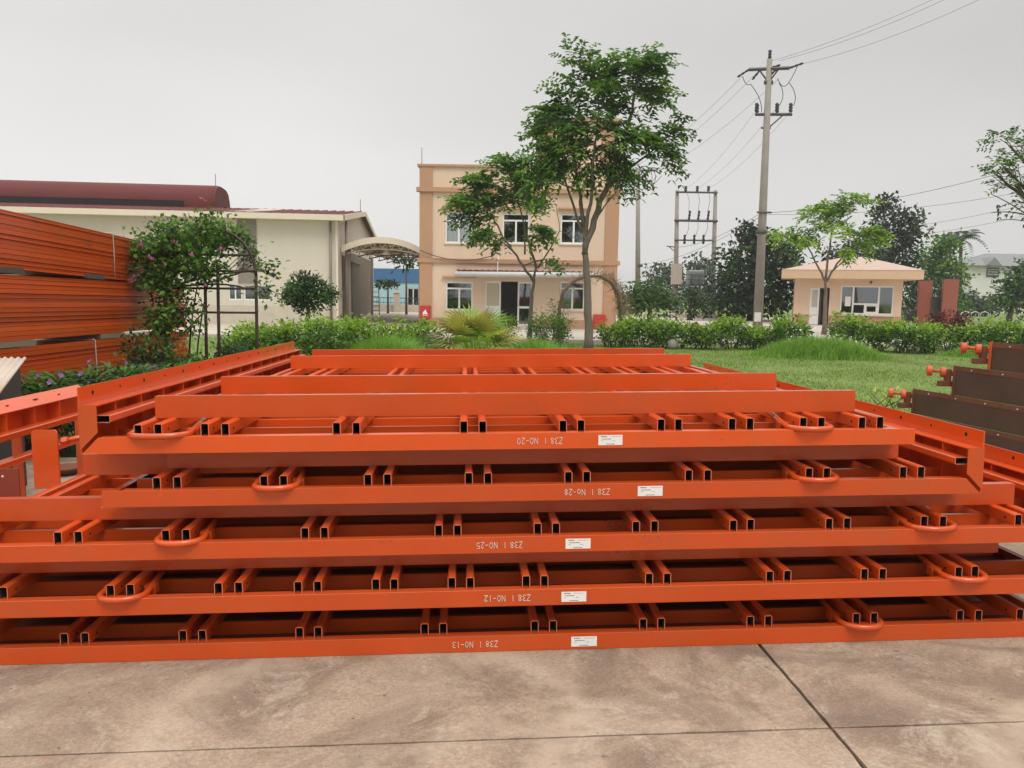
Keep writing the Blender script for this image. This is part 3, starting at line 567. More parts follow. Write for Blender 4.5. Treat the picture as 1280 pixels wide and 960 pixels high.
for k, (yy, zz, lab) in enumerate(((5.2, 1.165, 'grey timber spacer under the middle bundle of red channels, nearer one'), (7.6, 1.165, 'grey timber spacer under the middle bundle of red channels, farther one'), (5.3, 1.995, 'dark timber spacer under the strapped upper bundle, nearer one'), (7.3, 1.995, 'dark timber spacer under the strapped upper bundle, farther one'))):
    sp = MB().bbox((-0.9, 0, 0), (0.012, 0.75 if k < 2 else 0.5, 0.066)).build('timber_spacer', timber if k < 2 else bark_dark, None, tuple(wl(-5.30, yy, zz)), tuple(RE)); tag(sp, lab, 'timber block', 'timber spacers in the bundles')

# white corrugated sheet on a dark box at the left edge
def corr(mb, x0, x1, y0, y1, z, n=40, a=0.018, t=0.004, slope=0.0):
    k = len(mb.v)
    for i in range(n+1):
        y = y0+(y1-y0)*i/n; dz = a*math.sin(i*math.pi/2)
        for x in (x0, x1):
            for q in (0, -t): mb.v.append((x, y, z+dz+q+slope*(x-x0)))
    for i in range(n):
        q = k+i*4
        mb.face([q, q+4, q+6, q+2]); mb.face([q+1, q+3, q+7, q+5]); mb.face([q+2, q+6, q+7, q+3]); mb.face([q, q+1, q+5, q+4])
p = at(33, 447, 6.3)
TR, BR, TL = at(33, 447, 6.3), at(-4, 496, 5.75), at(-150, 446, 6.2)
ws = thing('roof_sheet', 'pale corrugated roof sheet lying on a dark box at the left edge', 'roof sheet', tuple(TR))
mb = MB(); ea = TL-TR; eb = BR-TR; nn_ = np.cross(ea, eb); nn_ /= np.linalg.norm(nn_); nn_ *= -1 if nn_[2] < 0 else 1; NS = 132
for i in range(NS+1):
    o_ = ea*i/NS + nn_*0.009*math.sin(i*math.pi/3)
    for q_ in (o_, o_+eb, o_-nn_*.006, o_+eb-nn_*.006): mb.v.append(tuple(q_))
for i in range(NS):
    k = 4*i; mb.face([k, k+1, k+5, k+4], True); mb.face([k+2, k+6, k+7, k+3], True); mb.face([k, k+4, k+6, k+2]); mb.face([k+1, k+3, k+7, k+5])
mb.face([0, 2, 3, 1]); k = 4*NS; mb.face([k, k+1, k+3, k+2])
mb.build('sheet', mat('pale fibre sheet', (0.50, 0.42, 0.35), rough=0.8, var=0.14, coord='Geo'), ws)
db = thing('dark_box', 'dark brown box carrying the pale corrugated sheet at the left edge', 'box', (p[0]-1.02, 6.42, float(gz(p[0], 6.0))))
w = MB(); w.box((-0.7, -0.22, 0), (0.66, 0.35, p[2]-0.03)); w.build('box_body', mat('dark box paint', (0.05, 0.04, 0.036), rough=0.7, var=0.2), db)
w = MB(); w.box((-0.69, -0.235, 0.1), (-0.6, -0.2205, 0.9)); w.box((0.55, -0.235, 0.1), (0.64, -0.2205, 0.9)); w.build('corner_post', dark_metal, db)
# rusty pan on the concrete seen through the gap
p = at(83, 576, 7.3)
pn = MB(); pn.path([(0, 0, 0.012), (0, 0, 0.02), (0, 0, 0.07), (0, 0, 0.08)], [0.08, 0.10, 0.15, 0.155], 16)
tag(pn.build('metal_pan', rust, None, (p[0], 7.3, float(gz(p[0], 7.3)))), 'rusty round pan lying on the concrete beyond the bracket plate', 'pan')

# ------------------------------------------------------------------ vegetation
def clumps_in(blobs, dens):
    out_ = []
    for (c, r, n) in blobs:
        n = int(n*dens); d = unit(rng.normal(size=(n, 3))); rad = rng.uniform(0, 1, (n, 1))**0.42
        out_.append(np.array(c) + d*rad*np.array(r))
    return np.concatenate(out_)
def crown_mesh(name, centres, per, sig, L, Wd, mats, probs, flat=0.6, outward=None, up=0.0, pinnate=0, top_new=None):
    n = len(centres); pick = rng.choice(len(mats), n, p=probs); Vs = []; Ms = []
    if pinnate:
        # compound leaves: a rib with paired leaflets
        for c, mi_ in zip(centres, pick):
            for s_ in range(per):
                d = rng.normal(size=3); d[2] = d[2]*0.35 + up
                if outward is not None:
                    d = unit(d)*0.75 + unit((c-outward)*np.array([1, 1, .5]))*0.8
                d = unit(d); o = c + rng.normal(size=3)*sig*np.array([1, 1, flat]); ln = L*pinnate*0.62*rng.uniform(0.75, 1.2)
                side = unit(np.cross(d, np.array([0, 0, 1.]) + rng.normal(size=3)*0.25)); t = np.linspace(0.15, 1, pinnate)[:, None]
                pts = o + d*ln*t - np.array([0, 0, 1.])*(t**2)*ln*0.35
                P = np.concatenate([pts, pts]); D = np.concatenate([np.tile(side*0.9+d*0.5, (pinnate, 1)), np.tile(-side*0.9+d*0.5, (pinnate, 1))]) + rng.normal(size=(2*pinnate, 3))*0.15 - np.array([0, 0, .2])
                Vs.append(leaf_quads(P, D, L*rng.uniform(0.8, 1.15, 2*pinnate), Wd, 0.35)); Ms.append(np.full(2*pinnate, mi_))
    else:
        P = np.repeat(centres, per, axis=0) + rng.normal(size=(n*per, 3))*sig*np.array([1, 1, flat])
        D = rng.normal(size=(n*per, 3))*np.array([1, 1, .7]) + np.array([0, 0, up])
        if outward is not None: D = unit(D) + unit(P-outward)*0.8
        Vs.append(leaf_quads(P, D, L*rng.uniform(0.7, 1.25, n*per), Wd*rng.uniform(0.8, 1.2, n*per)))
        mm_ = np.repeat(pick, per); fl = rng.uniform(size=n*per) < 0.22; mm_[fl] = rng.choice(len(mats), fl.sum(), p=probs); Ms.append(mm_)
        if top_new is not None:
            thr, idx = top_new; z = P[:, 2]; k = (z > thr + rng.normal(size=len(z))*0.06) & (rng.uniform(size=len(z)) < 0.75); Ms[-1][k] = idx
    return quads_mesh(name, np.concatenate(Vs), np.concatenate(Ms), mats)
def limb(mb, a, b_, ra, rb, sag=0.0, n=6, wob=0.05, sides=7):
    a = np.array(a, float); b_ = np.array(b_, float); L = np.linalg.norm(b_-a); pts = []; rr = []
    w = rng.normal(size=3)*wob*L*0.5
    for i in range(n+1):
        t = i/n; pts.append(a+(b_-a)*t + w*math.sin(math.pi*t) + np.array([0, 0, -sag*L*math.sin(math.pi*t)])); rr.append(ra+(rb-ra)*t**0.8)
    mb.path(pts, rr, sides); return pts
def tree(label, base, trunk, blobs, mats, probs, fork_from, bmat=None, per=9, sig=0.16, L=0.12, Wd=0.055, dens=1.0, pinnate=0, r0_=0.14, flat=0.6, cat='tree', group=None, twigs=True, extra_limbs=(), name='tree', rlimb=0.5, limbs=None, tw=26):
    """trunk: list of points (world) from the ground up; each blob gets a limb from the trunk point fork_from[i]"""
    base = np.array(base, float); T = thing(name, label, cat, tuple(base), group=group)
    tr = [np.array(q, float)-base for q in trunk]; mb = MB()
    # trunk, smoothed and a little irregular
    pts = []; rr = []
    for i in range(len(tr)-1):
        for t in np.linspace(0, 1, 5)[:-1]: pts.append(tr[i]+(tr[i+1]-tr[i])*t + rng.normal(size=3)*r0_*0.10)
    pts.append(tr[-1])
    for i in range(len(pts)): rr.append(r0_*(1.0-0.5*i/(len(pts)-1)) * (1.25 if i == 0 else 1))
    mb.path(pts, rr, 10)
    C = clumps_in([(np.array(c)-base, r, n) for c, r, n in blobs], dens)
    node = []
    if limbs:
        for ra, pts_ in limbs:
            q_ = [np.array(x_, float)-base for x_ in pts_]; fine = []
            for i in range(len(q_)-1):
                for t in np.linspace(0, 1, 5)[:-1]: fine.append(q_[i]+(q_[i+1]-q_[i])*t + rng.normal(size=3)*ra*.25*(1 if i or t else 0))
            fine.append(q_[-1]); rad_ = [ra*(1-.72*i/(len(fine)-1)) for i in range(len(fine))]; mb.path(fine, rad_, 8); node += list(zip(fine[3:], rad_[3:]))
    for k, ((c, r, n), fi) in enumerate(zip(blobs, fork_from)):
        if limbs:
            cc_ = np.array(c)-base; cand = [(np.linalg.norm(q_-cc_) + (2. if q_[2] > cc_[2]+.1 else 0), i) for i, (q_, ra) in enumerate(node)]; q_, ra = node[min(cand)[1]]
            near = C[np.linalg.norm((C-cc_)/np.array(r), axis=1) < 1.05]; pl = limb(mb, q_, cc_, min(ra*.8, .03), .012, -.05, 5, .12, 6)
            for q2 in near[:tw]: limb(mb, pl[rng.integers(0, 6)], q2, .013, .004, -.05, 4, .16, 4)
            continue
        a = tr[fi] if isinstance(fi, int) else np.array(fi)-base
        tip = np.array(c)-base - np.array([0, 0, r[2]*0.35]); rl0 = r0_*rlimb
        pl = limb(mb, a, tip, rl0, rl0*0.38, -0.06, 8, 0.10, 8)
        if twigs:
            near = C[np.linalg.norm((C-(np.array(c)-base))/np.array(r), axis=1) < 1.05]
            for q in near[:26]: limb(mb, pl[rng.integers(4, 9)], q, rl0*0.26, 0.006, -0.05, 4, 0.14, 5)
    for a, e, ra in extra_limbs: limb(mb, np.array(a)-base, np.array(e)-base, ra, 0.008, -0.05, 7, 0.06, 6)
    mb.build('trunk', bmat or bark, T)
    cen = np.mean([np.array(c)-base for c, r, n in blobs], axis=0) - np.array([0, 0, 0.5])
    link('crown', crown_mesh('crown', C, per, sig, L, Wd, mats, probs, flat, cen, 0.0, pinnate), T)
    return T
A = lambda px, py, Y: tuple(at(px, py, Y))
def G(px, Y, py=400):
    q = at(px, py, Y); return (q[0], Y, float(gz(q[0], Y)))
def B(px, py, rx, ry, Y, n, rd=None):
    """blob of foliage: centre pixel, radii in pixels"""
    s = Y/960.; return (A(px, py, Y), (rx*s, (rd or (rx+ry)/2)*s, ry*s), n)

# tall tree before the office
Y = 22.6
PL = lambda Y, *q: [A(x_, y_, Y+d_) for x_, y_, d_ in q]
tree('tall tree with compound leaves and forking grey trunk in front of the cream office building', G(736, Y, 437), [G(736, Y, 437), A(735, 380, Y), A(732, 325, Y), A(732, 300, Y)],
     [B(740, 96, 20, 16, Y, 9), B(803, 84, 26, 14, Y-.4, 18), B(698, 142, 20, 14, Y+.3, 17), B(755, 132, 26, 18, Y, 20), B(808, 118, 20, 20, Y+.5, 17), B(712, 180, 22, 12, Y-.5, 14), B(745, 185, 18, 14, Y+.2, 12), B(790, 172, 30, 15, Y-.3, 21), B(833, 170, 10, 12, Y, 9), B(742, 210, 16, 8, Y, 6), B(782, 214, 18, 8, Y, 6), B(728, 76, 12, 8, Y, 5), B(712, 206, 16, 7, Y, 5), B(768, 100, 22, 18, Y+.3, 14), B(675, 232, 16, 4, Y, 4), B(678, 165, 8, 8, Y, 6), B(722, 160, 22, 12, Y-.2, 13), B(752, 160, 18, 10, Y-.3, 8), B(716, 112, 14, 10, Y, 5), B(690, 200, 14, 6, Y-.2, 6), B(765, 196, 18, 7, Y-.3, 7), B(832, 198, 9, 6, Y, 4)],
     [g_deep, g_mid, g_lite], [.20, .44, .36], [3]*24, per=4, sig=0.15, L=0.19, Wd=0.105, pinnate=5, r0_=0.135, flat=0.7, tw=14,
     limbs=[(.075, PL(Y, (732, 305, 0), (727, 262, .1), (722, 225, .2), (716, 185, .3), (710, 145, .3))), (.06, PL(Y, (732, 300, 0), (738, 255, -.2), (741, 215, -.4), (745, 170, -.3), (750, 105, 0))), (.105, PL(Y, (731, 318, 0), (743, 275, 0), (760, 228, 0), (776, 185, 0), (790, 140, .1), (800, 92, 0))), (.05, PL(Y, (758, 232, 0), (785, 212, .2), (812, 192, .2), (834, 172, 0))), (.045, PL(Y, (728, 290, 0), (714, 250, .2), (704, 215, .3), (690, 178, .3))), (.03, PL(Y, (724, 240, .1), (700, 228, 0), (672, 232, 0))), (.035, PL(Y, (742, 276, 0), (756, 258, -.2), (780, 226, -.3)))])
# small spreading tree
Y = 26.5
tree('small spreading tree with a bare right branch before the office door', G(662, Y, 412), [G(662, Y, 412), A(664, 380, Y), A(667, 352, Y), A(670, 335, Y)],
     [B(640, 211, 26, 9, Y, 17), B(664, 226, 18, 10, Y-.3, 11), B(608, 226, 22, 10, Y, 15), B(588, 252, 22, 8, Y-.2, 14), B(622, 252, 26, 10, Y+.3, 16), B(645, 238, 22, 9, Y, 12), B(612, 290, 14, 8, Y-.3, 8), B(660, 258, 16, 10, Y, 8), B(672, 283, 10, 7, Y, 5), B(684, 222, 14, 6, Y, 6), B(668, 296, 9, 5, Y, 4), B(684, 325, 6, 3, Y, 2), B(628, 300, 8, 6, Y, 3), B(600, 272, 22, 9, Y, 10)],
     [g_deep, g_mid, g_lite], [.05, .35, .60], [1]*14, per=5, sig=0.13, L=0.20, Wd=0.11, pinnate=4, r0_=0.08, flat=0.5, tw=12,
     limbs=[(.05, PL(Y, (667, 352, 0), (650, 326, 0), (630, 298, -.1), (614, 268, -.1), (604, 245, 0))), (.05, PL(Y, (670, 335, 0), (661, 305, .1), (652, 270, .2), (644, 225, .1))), (.035, PL(Y, (656, 318, 0), (656, 280, .3), (664, 240, -.2))), (.03, PL(Y, (640, 312, 0), (624, 300, -.3), (610, 292, -.3))), (.03, PL(Y, (672, 335, 0), (686, 314, 0), (700, 288, 0), (695, 255, 0)))],
     extra_limbs=[(A(699, 289, Y), A(722, 300, Y+.4), 0.010), (A(664, 305, Y), A(672, 284, Y), .015), (A(671, 338, Y), A(684, 326, Y), .012)])
# sparse tree by the gate house
Y = 34.
tree('sparse bright green tree growing in front of the gatehouse', G(1031, Y, 405), [G(1031, Y, 405), A(1032, 372, Y), A(1032, 350, Y)],
     [B(1028, 264, 24, 8, Y, 13), B(1064, 252, 12, 5, Y, 6), B(1002, 300, 22, 9, Y, 10), B(1040, 284, 20, 10, Y-.4, 11), B(1076, 296, 20, 9, Y, 13), B(1086, 288, 12, 7, Y, 6), B(1050, 266, 14, 7, Y, 7), B(1062, 312, 16, 5, Y, 5), B(986, 292, 8, 4, Y, 4)],
     [g_lite, g_new, g_mid], [.45, .40, .15], [2]*9, per=5, sig=0.22, L=0.21, Wd=0.12, pinnate=4, r0_=0.105, flat=0.4, tw=10,
     limbs=[(.055, PL(Y, (1032, 352, 0), (1022, 332, 0), (1012, 312, 0), (1000, 298, 0))), (.06, PL(Y, (1032, 350, 0), (1036, 318, 0), (1040, 285, 0), (1030, 264, 0))), (.055, PL(Y, (1033, 352, 0), (1046, 330, 0), (1060, 312, 0), (1072, 298, 0))), (.03, PL(Y, (1040, 340, 0), (1062, 318, .2), (1084, 294, .2))), (.03, PL(Y, (1040, 290, 0), (1054, 268, .2), (1066, 253, .2)))])
# tree reaching in at the right edge
Y = 18.
tree('tree leaning in at the right edge above the distant white house', G(1345, Y, 460), [G(1345, Y, 460), A(1340, 340, Y), A(1325, 285, Y)],
     [B(1262, 178, 22, 12, Y, 9), B(1256, 205, 20, 12, Y, 9), B(1270, 228, 20, 12, Y, 9), B(1300, 190, 30, 30, Y, 16), B(1330, 230, 36, 30, Y, 16), B(1276, 250, 10, 8, Y, 3), B(1245, 215, 8, 8, Y, 3)],
     [g_deep, g_mid, g_lite], [.4, .4, .2], [2]*7, per=3, sig=0.14, L=0.12, Wd=0.055, pinnate=4, r0_=0.15, extra_limbs=[(A(1325, 285, Y), A(1238, 266, Y), 0.03), (A(1300, 280, Y), A(1240, 243, Y), 0.02), (A(1290, 278, Y), A(1248, 275, Y), 0.014)], rlimb=0.35)
# dense far trees
def far_tree(label, px, Y, blobs, mats, probs, L=0.42, per=16, sig=0.36, r0_=0.2, group='trees beyond the road', dens=1.0):
    g = G(px, Y); top = blobs[0][0]
    return tree(label, g, [g, (g[0], Y, top[2]*0.35), (top[0]*0.5+g[0]*0.5, Y, top[2]*0.6)], blobs, mats, probs, [2]*len(blobs), bark_dark, per, sig, L, L*0.5, dens, 0, r0_, 0.8, 'tree', group, False)
Y = 52.
far_tree('broad dark evergreen tree directly behind the tall power pole', 938, Y, [B(945, 330, 50, 40, Y, 95), B(915, 355, 30, 38, Y-1, 55), B(968, 350, 34, 40, Y-.5, 60), B(935, 300, 26, 16, Y, 24), B(985, 315, 18, 24, Y+1, 22), B(940, 380, 55, 18, Y-1, 60)], [g_dark, g_deep, g_mid], [.68, .27, .05])
Y = 62.
far_tree('tall dark tree with rounded crown rising behind the gatehouse roof', 1110, Y, [B(1115, 285, 32, 26, Y, 52), B(1105, 262, 18, 12, Y, 18), B(1135, 300, 20, 26, Y, 30), B(1085, 315, 30, 20, Y-1, 40), B(1120, 330, 42, 22, Y-1, 55), B(1050, 325, 26, 18, Y-1, 26)], [g_dark, g_deep], [.75, .25])
Y = 57.
far_tree('lighter green tree between the gatehouse and the palm', 1182, Y, [B(1176, 312, 18, 14, Y, 36), B(1182, 345, 22, 24, Y-.5, 55), B(1168, 335, 12, 18, Y, 24), B(1188, 375, 20, 14, Y, 34)], [g_mid, g_lite, g_far], [.45, .25, .30], L=0.38)
Y = 45.
far_tree('leafy green tree at the right corner of the office building', 812, Y, [B(810, 368, 26, 16, Y, 40), B(795, 380, 18, 14, Y, 24), B(828, 380, 20, 14, Y, 26)], [g_deep, g_mid], [.6, .4], L=0.32, per=13, sig=0.28)
Y = 92.
far_tree('hazy grey green tree left of the transformer posts', 828, Y, [B(826, 350, 18, 20, Y, 34), B(824, 375, 22, 16, Y, 30)], [g_far, g_grey], [.6, .4], L=0.6, sig=0.5)
far_tree('hazy grey green tree framed by the transformer posts', 874, Y, [B(874, 335, 14, 18, Y, 26), B(876, 362, 24, 18, Y, 34)], [g_far, g_grey], [.6, .4], L=0.6, sig=0.5)
Y = 50.
far_tree('dark leafy tree at the foot of the transformer posts', 862, Y, [B(862, 372, 12, 10, Y, 18), B(870, 385, 20, 10, Y, 26)], [g_dark, g_deep], [.6, .4], L=0.28, per=12, sig=0.24)
Y = 48.
far_tree('spreading tree in front of the distant white house', 1262, Y, [B(1270, 362, 14, 14, Y, 34), B(1284, 345, 14, 12, Y, 24), B(1256, 378, 12, 6, Y, 18), B(1286, 375, 16, 14, Y, 22)], [g_far, g_mid, g_deep], [.4, .4, .2], L=0.34)
Y = 75.
far_tree('pale low tree left of the distant white house', 1225, Y, [B(1222, 384, 24, 9, Y, 30), B(1206, 378, 14, 12, Y, 18)], [g_grey, g_far], [.6, .4], L=0.5, sig=0.4)
far_tree('dark tree seen between the gatehouse and the brown gate pillars', 1140, 56., [B(1138, 365, 16, 22, 56., 34), B(1140, 392, 16, 10, 56., 18)], [g_dark, g_deep], [.7, .3], L=0.36)
# palm behind
Y = 70.; g = G(1196, Y); T = thing('palm_tree', 'palm tree with drooping fronds behind the light green tree', 'palm', g)
top = np.array(A(1201, 300, Y))-np.array(g); mb = MB(); mb.path([(0, 0, 0), tuple(top*0.5+np.array([.15, 0, 0])), tuple(top)], [0.22, 0.16, 0.14], 8); mb.build('trunk', bark_dark, T)
for k in range(15):
    a = 2*math.pi*k/15 + rng.normal()*0.15; el = rng.uniform(0.1, 1.2); t = np.linspace(0, 1, 14)[:, None]; ln = rng.uniform(2.2, 3.0)
    d = np.array([math.cos(a)*math.cos(el), math.sin(a)*math.cos(el), math.sin(el)]); sp_ = top + d*ln*t - np.array([0, 0, 1.])*t**2*ln*(0.95 if el < .7 else .6)
    side = unit(np.cross(d, np.array([0, 0, 1.]))); P = np.concatenate([sp_, sp_]); D = np.concatenate([np.repeat((side*.9+d*.5-np.array([0, 0, .5]))[None], 14, 0), np.repeat((-side*.9+d*.5-np.array([0, 0, .5]))[None], 14, 0)])
    V = leaf_quads(P, D, 0.62*np.sin(np.linspace(.5, 2.9, 14))[np.r_[0:14, 0:14]]+.1, 0.12, 0.2)
    link('frond', quads_mesh('frond', V, np.zeros(28), [g_far if k % 3 else g_deep]), T)
# round topiary bush left of the canopy
Y = 23.
tree('round clipped dark bush with short trunk before the cream shed wall', G(386, Y, 395), [G(386, Y, 395), A(385, 392, Y), A(385, 384, Y)], [B(386, 366, 30, 18, Y, 170), B(382, 352, 20, 9, Y, 46), B(366, 370, 16, 12, Y, 46), B(407, 370, 14, 12, Y, 42), B(385, 384, 16, 9, Y, 36)], [g_deep, g_dark, g_mid, g_grey], [.4, .25, .2, .15], [2]*5, bark_dark, 10, 0.085, 0.12, 0.06, 1.0, 0, 0.09, 0.9, 'bush', None, False, name='topiary_bush')

# hedge shrubs
def shrub(label, px, Y, top, wpx, mats, probs, depth=None, n=60, L=0.085, per=10, group=None, name='shrub', cat='shrub', new=None, bare=0.22, wd=0.5):
    g = np.array(G(px, Y)); s = Y/960.; zt = at(px, top, Y)[2]-g[2]; rx = wpx*s/2; rd = depth or rx*0.9
    T = thing(name, label, cat, tuple(g), group=group); mb = MB()
    nb = max(3, int(wpx/11)); blobs = []
    for k in range(nb):
        xx = (-1+2*(k+.5)/nb)*rx*0.82 + rng.normal()*0.05; hz = zt*(rng.uniform(.80, 1.0) if k % 2 else rng.uniform(.86, 1.0))
        blobs.append(((xx, rng.normal()*rd*.25, hz*(0.5+bare/2)), (rx*1.35/nb+.10, rd*.9, hz*(0.5-bare/2)), n/nb))
    C = clumps_in(blobs, 1.0)
    for k in range(7+nb*2):
        q = C[rng.integers(len(C))]; limb(mb, (q[0]*.55+rng.normal()*.06, q[1]*.5, 0), q, 0.014, 0.004, 0, 4, .1, 5)
    mb.build('stem', bark_dark, T)
    link('foliage', crown_mesh('foliage', C, per, 0.075, L, L*wd, mats, probs, .8, np.array([0, 0, zt*.3]), .25, 0, (zt*.66, new) if new is not None else None), T)
    return T
hg = [g_mid, g_deep, g_lite, g_grey, g_new]
HL = [(770, 34, 402, 'leftmost hedge shrub right of the office, beside the dead twig arch'), (800, 56, 392, 'tall leafy hedge shrub right of the tall tree trunk'), (842, 52, 396, 'hedge shrub with a pale stone at its foot, left of the power pole'),
      (880, 36, 404, 'low hedge shrub between the transformer and the power pole'), (913, 42, 394, 'upright bright topped hedge shrub just left of the power pole base'), (946, 40, 404, 'low hedge shrub in front of the power pole base'),
      (984, 48, 391, 'bright rounded hedge shrub between the power pole and the gatehouse'), (1064, 46, 389, 'bright rounded hedge shrub under the gatehouse window'), (1098, 34, 405, 'low shrub right of the gatehouse window shrub'),
      (1130, 52, 397, 'broad hedge shrub under the right corner of the gatehouse'), (1162, 34, 402, 'hedge shrub just in front of the brown gate pillars'), (1210, 48, 396, 'hedge shrub right of the dark red bush'),
      (1248, 44, 394, 'hedge shrub right of the gate, second from the right edge'), (1285, 48, 398, 'hedge shrub cut by the right edge above the brown panels')]
for px, w_, tp, lab in HL:
    shrub(lab, px, 24.2+rng.uniform(-.4, .5), tp+rng.uniform(-2, 4), w_*rng.uniform(.78, .95), hg, [.32, .14, .32, .10, .12], n=w_*3.3, new=4, group='hedge shrubs along the road', depth=0.6, bare=.10, L=.125)
shrub('dark red leaved bush in front of the brown gate pillars', 1184, 25.2, 387, 42, [g_red, g_rust], [.85, .15], n=150, L=.11, name='red_bush', cat='bush', bare=.25)
HLL = [(296, 34, 410, 'low shrub between the vine arch posts and the shed'), (325, 46, 402, 'bright shrub beside the right post of the vine arch'), (362, 52, 398, 'bright hedge shrub just left of the round bush'), (404, 60, 391, 'tallest bright hedge shrub, below the shed corner'), (448, 56, 394, 'bright hedge shrub under the arched canopy'), (490, 46, 399, 'hedge shrub before the fenced gap under the canopy'), (524, 46, 394, 'hedge shrub below the red box with the white flame')]
for px, w_, tp, lab in HLL:
    shrub(lab, px, 18.6+rng.uniform(-.5, .6), tp, w_, hg, [.36, .14, .34, .02, .14], n=w_*3.4, new=4, group='bright hedge shrubs before the shed', depth=0.65, bare=.0, L=.11)
shrub('round dense shrub left of the tall tree trunk', 690, 24.0, 387, 50, hg, [.42, .28, .28, .02, 0.], n=200, new=2, bare=.0)
shrub('leafy shrub by the office door, behind the yellow fan palm', 622, 24.5, 390, 46, hg, [.4, .15, .3, .05, .1], n=150, new=4, bare=.0)
shrub('small climbing bush at the left foot of the dead twig arch', 697, 27.0, 364, 20, hg, [.4, .5, .1, 0, 0.], n=40, bare=.0, depth=.3)
shrub('dark shrub at the right of the shed hedge, beside the tall grass', 548, 17.0, 408, 26, [g_grey, g_straw, g_deep], [.4, .3, .3], n=36)
shrub('low grey leaved shrub at the foot of the vine arch', 286, 12.6, 425, 44, [g_grey, g_mid], [.7, .3], n=130, L=.08)
shrub('orange tinged shrub in front of the red bundles, left foot of the vine arch', 186, 10.4, 416, 66, [g_deep, g_rust, g_mid, g_dark], [.42, .14, .24, .2], n=240, L=.085, per=9)
shrub('dark green shrub spreading right of the orange tinged one', 232, 11.0, 436, 60, [g_deep, g_dark, g_mid], [.5, .2, .3], n=180, L=.08)

# strap leaved flowers along the left
def strap_plant(label, px, Y, hgt, n, mats, flower=None, name='flowering_plant', cat='plant', group='strap leaved flowers in the bed at the left', W_=0.042, spread=.5):
    g = np.array(G(px, Y)); T = thing(name, label, cat, tuple(g), group=group); Vs = []; Ms = []
    for k in range(n):
        a = rng.uniform(0, 2*math.pi); o = np.array([rng.normal()*.16, rng.normal()*.16, 0]); z0 = hgt*rng.uniform(.25, .98); out_ = np.array([math.cos(a), math.sin(a), 0]); ln = rng.uniform(.20, .34)
        q = o + np.array([0, 0, z0]) + out_*z0*.22; seg = 4; side = np.array([-out_[1], out_[0], 0])*W_/2; prev = q; pw = .5
        for s_ in range(1, seg+1):
            t = s_/seg; nx_ = q + out_*ln*t*(.6+spread*.6) + np.array([0, 0, ln*(t*.75 - t*t*.55)]); w_ = 1-t**2.2
            Vs.append([prev-side*pw, prev+side*pw, nx_+side*w_, nx_-side*w_]); Ms.append(k % len(mats)); prev = nx_; pw = w_
    link('leaf_mass', quads_mesh('leaf_mass', np.array(Vs), Ms, mats), T)
    mb = MB()
    for k in range(7): mb.path([(rng.normal()*.1, rng.normal()*.1, 0), (rng.normal()*.18, rng.normal()*.18, hgt*.85)], [.008, .005], 5)
    mb.build('stem', bark_dark, T)
    if flower is not None:
        fm = []
        for a in range(5):
            t0, t1 = a*1.2566, a*1.2566+1.2566; c = lambda r, t, z: (r*math.cos(t), r*math.sin(t), z)
            fm.append([(0, 0, 0), c(.024, t0+.1, .010), c(.030, (t0+t1)/2, .013), c(.024, t1-.1, .010)])
        fme = quads_mesh('flower', np.array(fm), np.zeros(5), [flower])
        for k in range(2):
            link('flower', fme, T, (rng.normal()*.22, -abs(rng.normal()*.2), hgt*rng.uniform(1.0, 1.15)), (rng.uniform(.6, 1.3), 0, rng.normal()*.4))
    return T
wm = ['leftmost', 'second from the left', 'third from the left', 'fourth from the left', 'fifth from the left', 'sixth from the left', 'seventh from the left', 'rightmost']
for k, (px, py, Y) in enumerate(((24, 470, 8.2), (48, 458, 8.5), (72, 462, 8.3), (98, 455, 8.8), (124, 452, 9.0), (150, 448, 9.3), (176, 452, 9.5), (205, 450, 9.9))):
    z = at(px, py, Y)[2]-float(gz(0, Y)); strap_plant('strap leaved flowering plant in the bed below the red bundles, %s' % wm[k], px, Y, z*.97, 300, [g_deep, g_grey, g_mid, g_mid], petal_v if k % 2 == 0 else None)

# vine arch
Y = 12.2; pL = np.array(G(268, Y)); T = thing('vine_arch', 'dark metal garden arch with rails, posts standing among the shrubs', 'garden arch', tuple(pL))
x = lambda px, py, dy=0: tuple(np.array(A(px, py, Y+dy))-pL)
g0 = lambda px, dy: tuple(np.array(G(px, Y+dy))-pL)
for dy in (0.0, 1.1):
    for px_, tp in ((205, 320), (256, 330), (272, 330), (320, 345)):
        w = MB(); w.path([g0(px_, dy), x(px_, tp, dy)], 0.026, 8); w.build('post', iron, T)
    w = MB(); w.path([x(320, 345, dy)] + [x(262+58*math.cos(a), 345-60*math.sin(a), dy) for a in np.linspace(0.1, math.pi-.1, 14)] + [x(204, 345, dy)], 0.024, 8); w.build('hoop', iron, T)
    for py_ in (318, 338, 360, 390):
        w = MB(); w.path([x(206, py_, dy), x(320, py_+1, dy)], 0.02, 6); w.build('rail', iron, T)
Yv = Y-.25
vb = [B(225, 305, 44, 18, Yv, 92), B(195, 325, 32, 20, Yv+.2, 62), B(262, 298, 36, 14, Yv+.5, 72), B(186, 350, 22, 18, Yv, 24), B(290, 300, 24, 12, Yv+.7, 34), B(215, 360, 30, 22, Yv, 40), B(238, 335, 30, 16, Yv, 50), B(225, 395, 30, 24, Yv, 26), B(205, 283, 20, 8, Yv, 12), B(314, 325, 12, 22, Yv+.6, 12), B(262, 278, 22, 6, Yv, 12), B(200, 405, 24, 22, Yv, 34), B(158, 345, 10, 12, Yv, 6), B(335, 335, 14, 10, Yv, 6), B(332, 365, 10, 16, Yv, 5), B(265, 340, 16, 16, Yv, 14), B(178, 312, 16, 12, Yv, 16)]
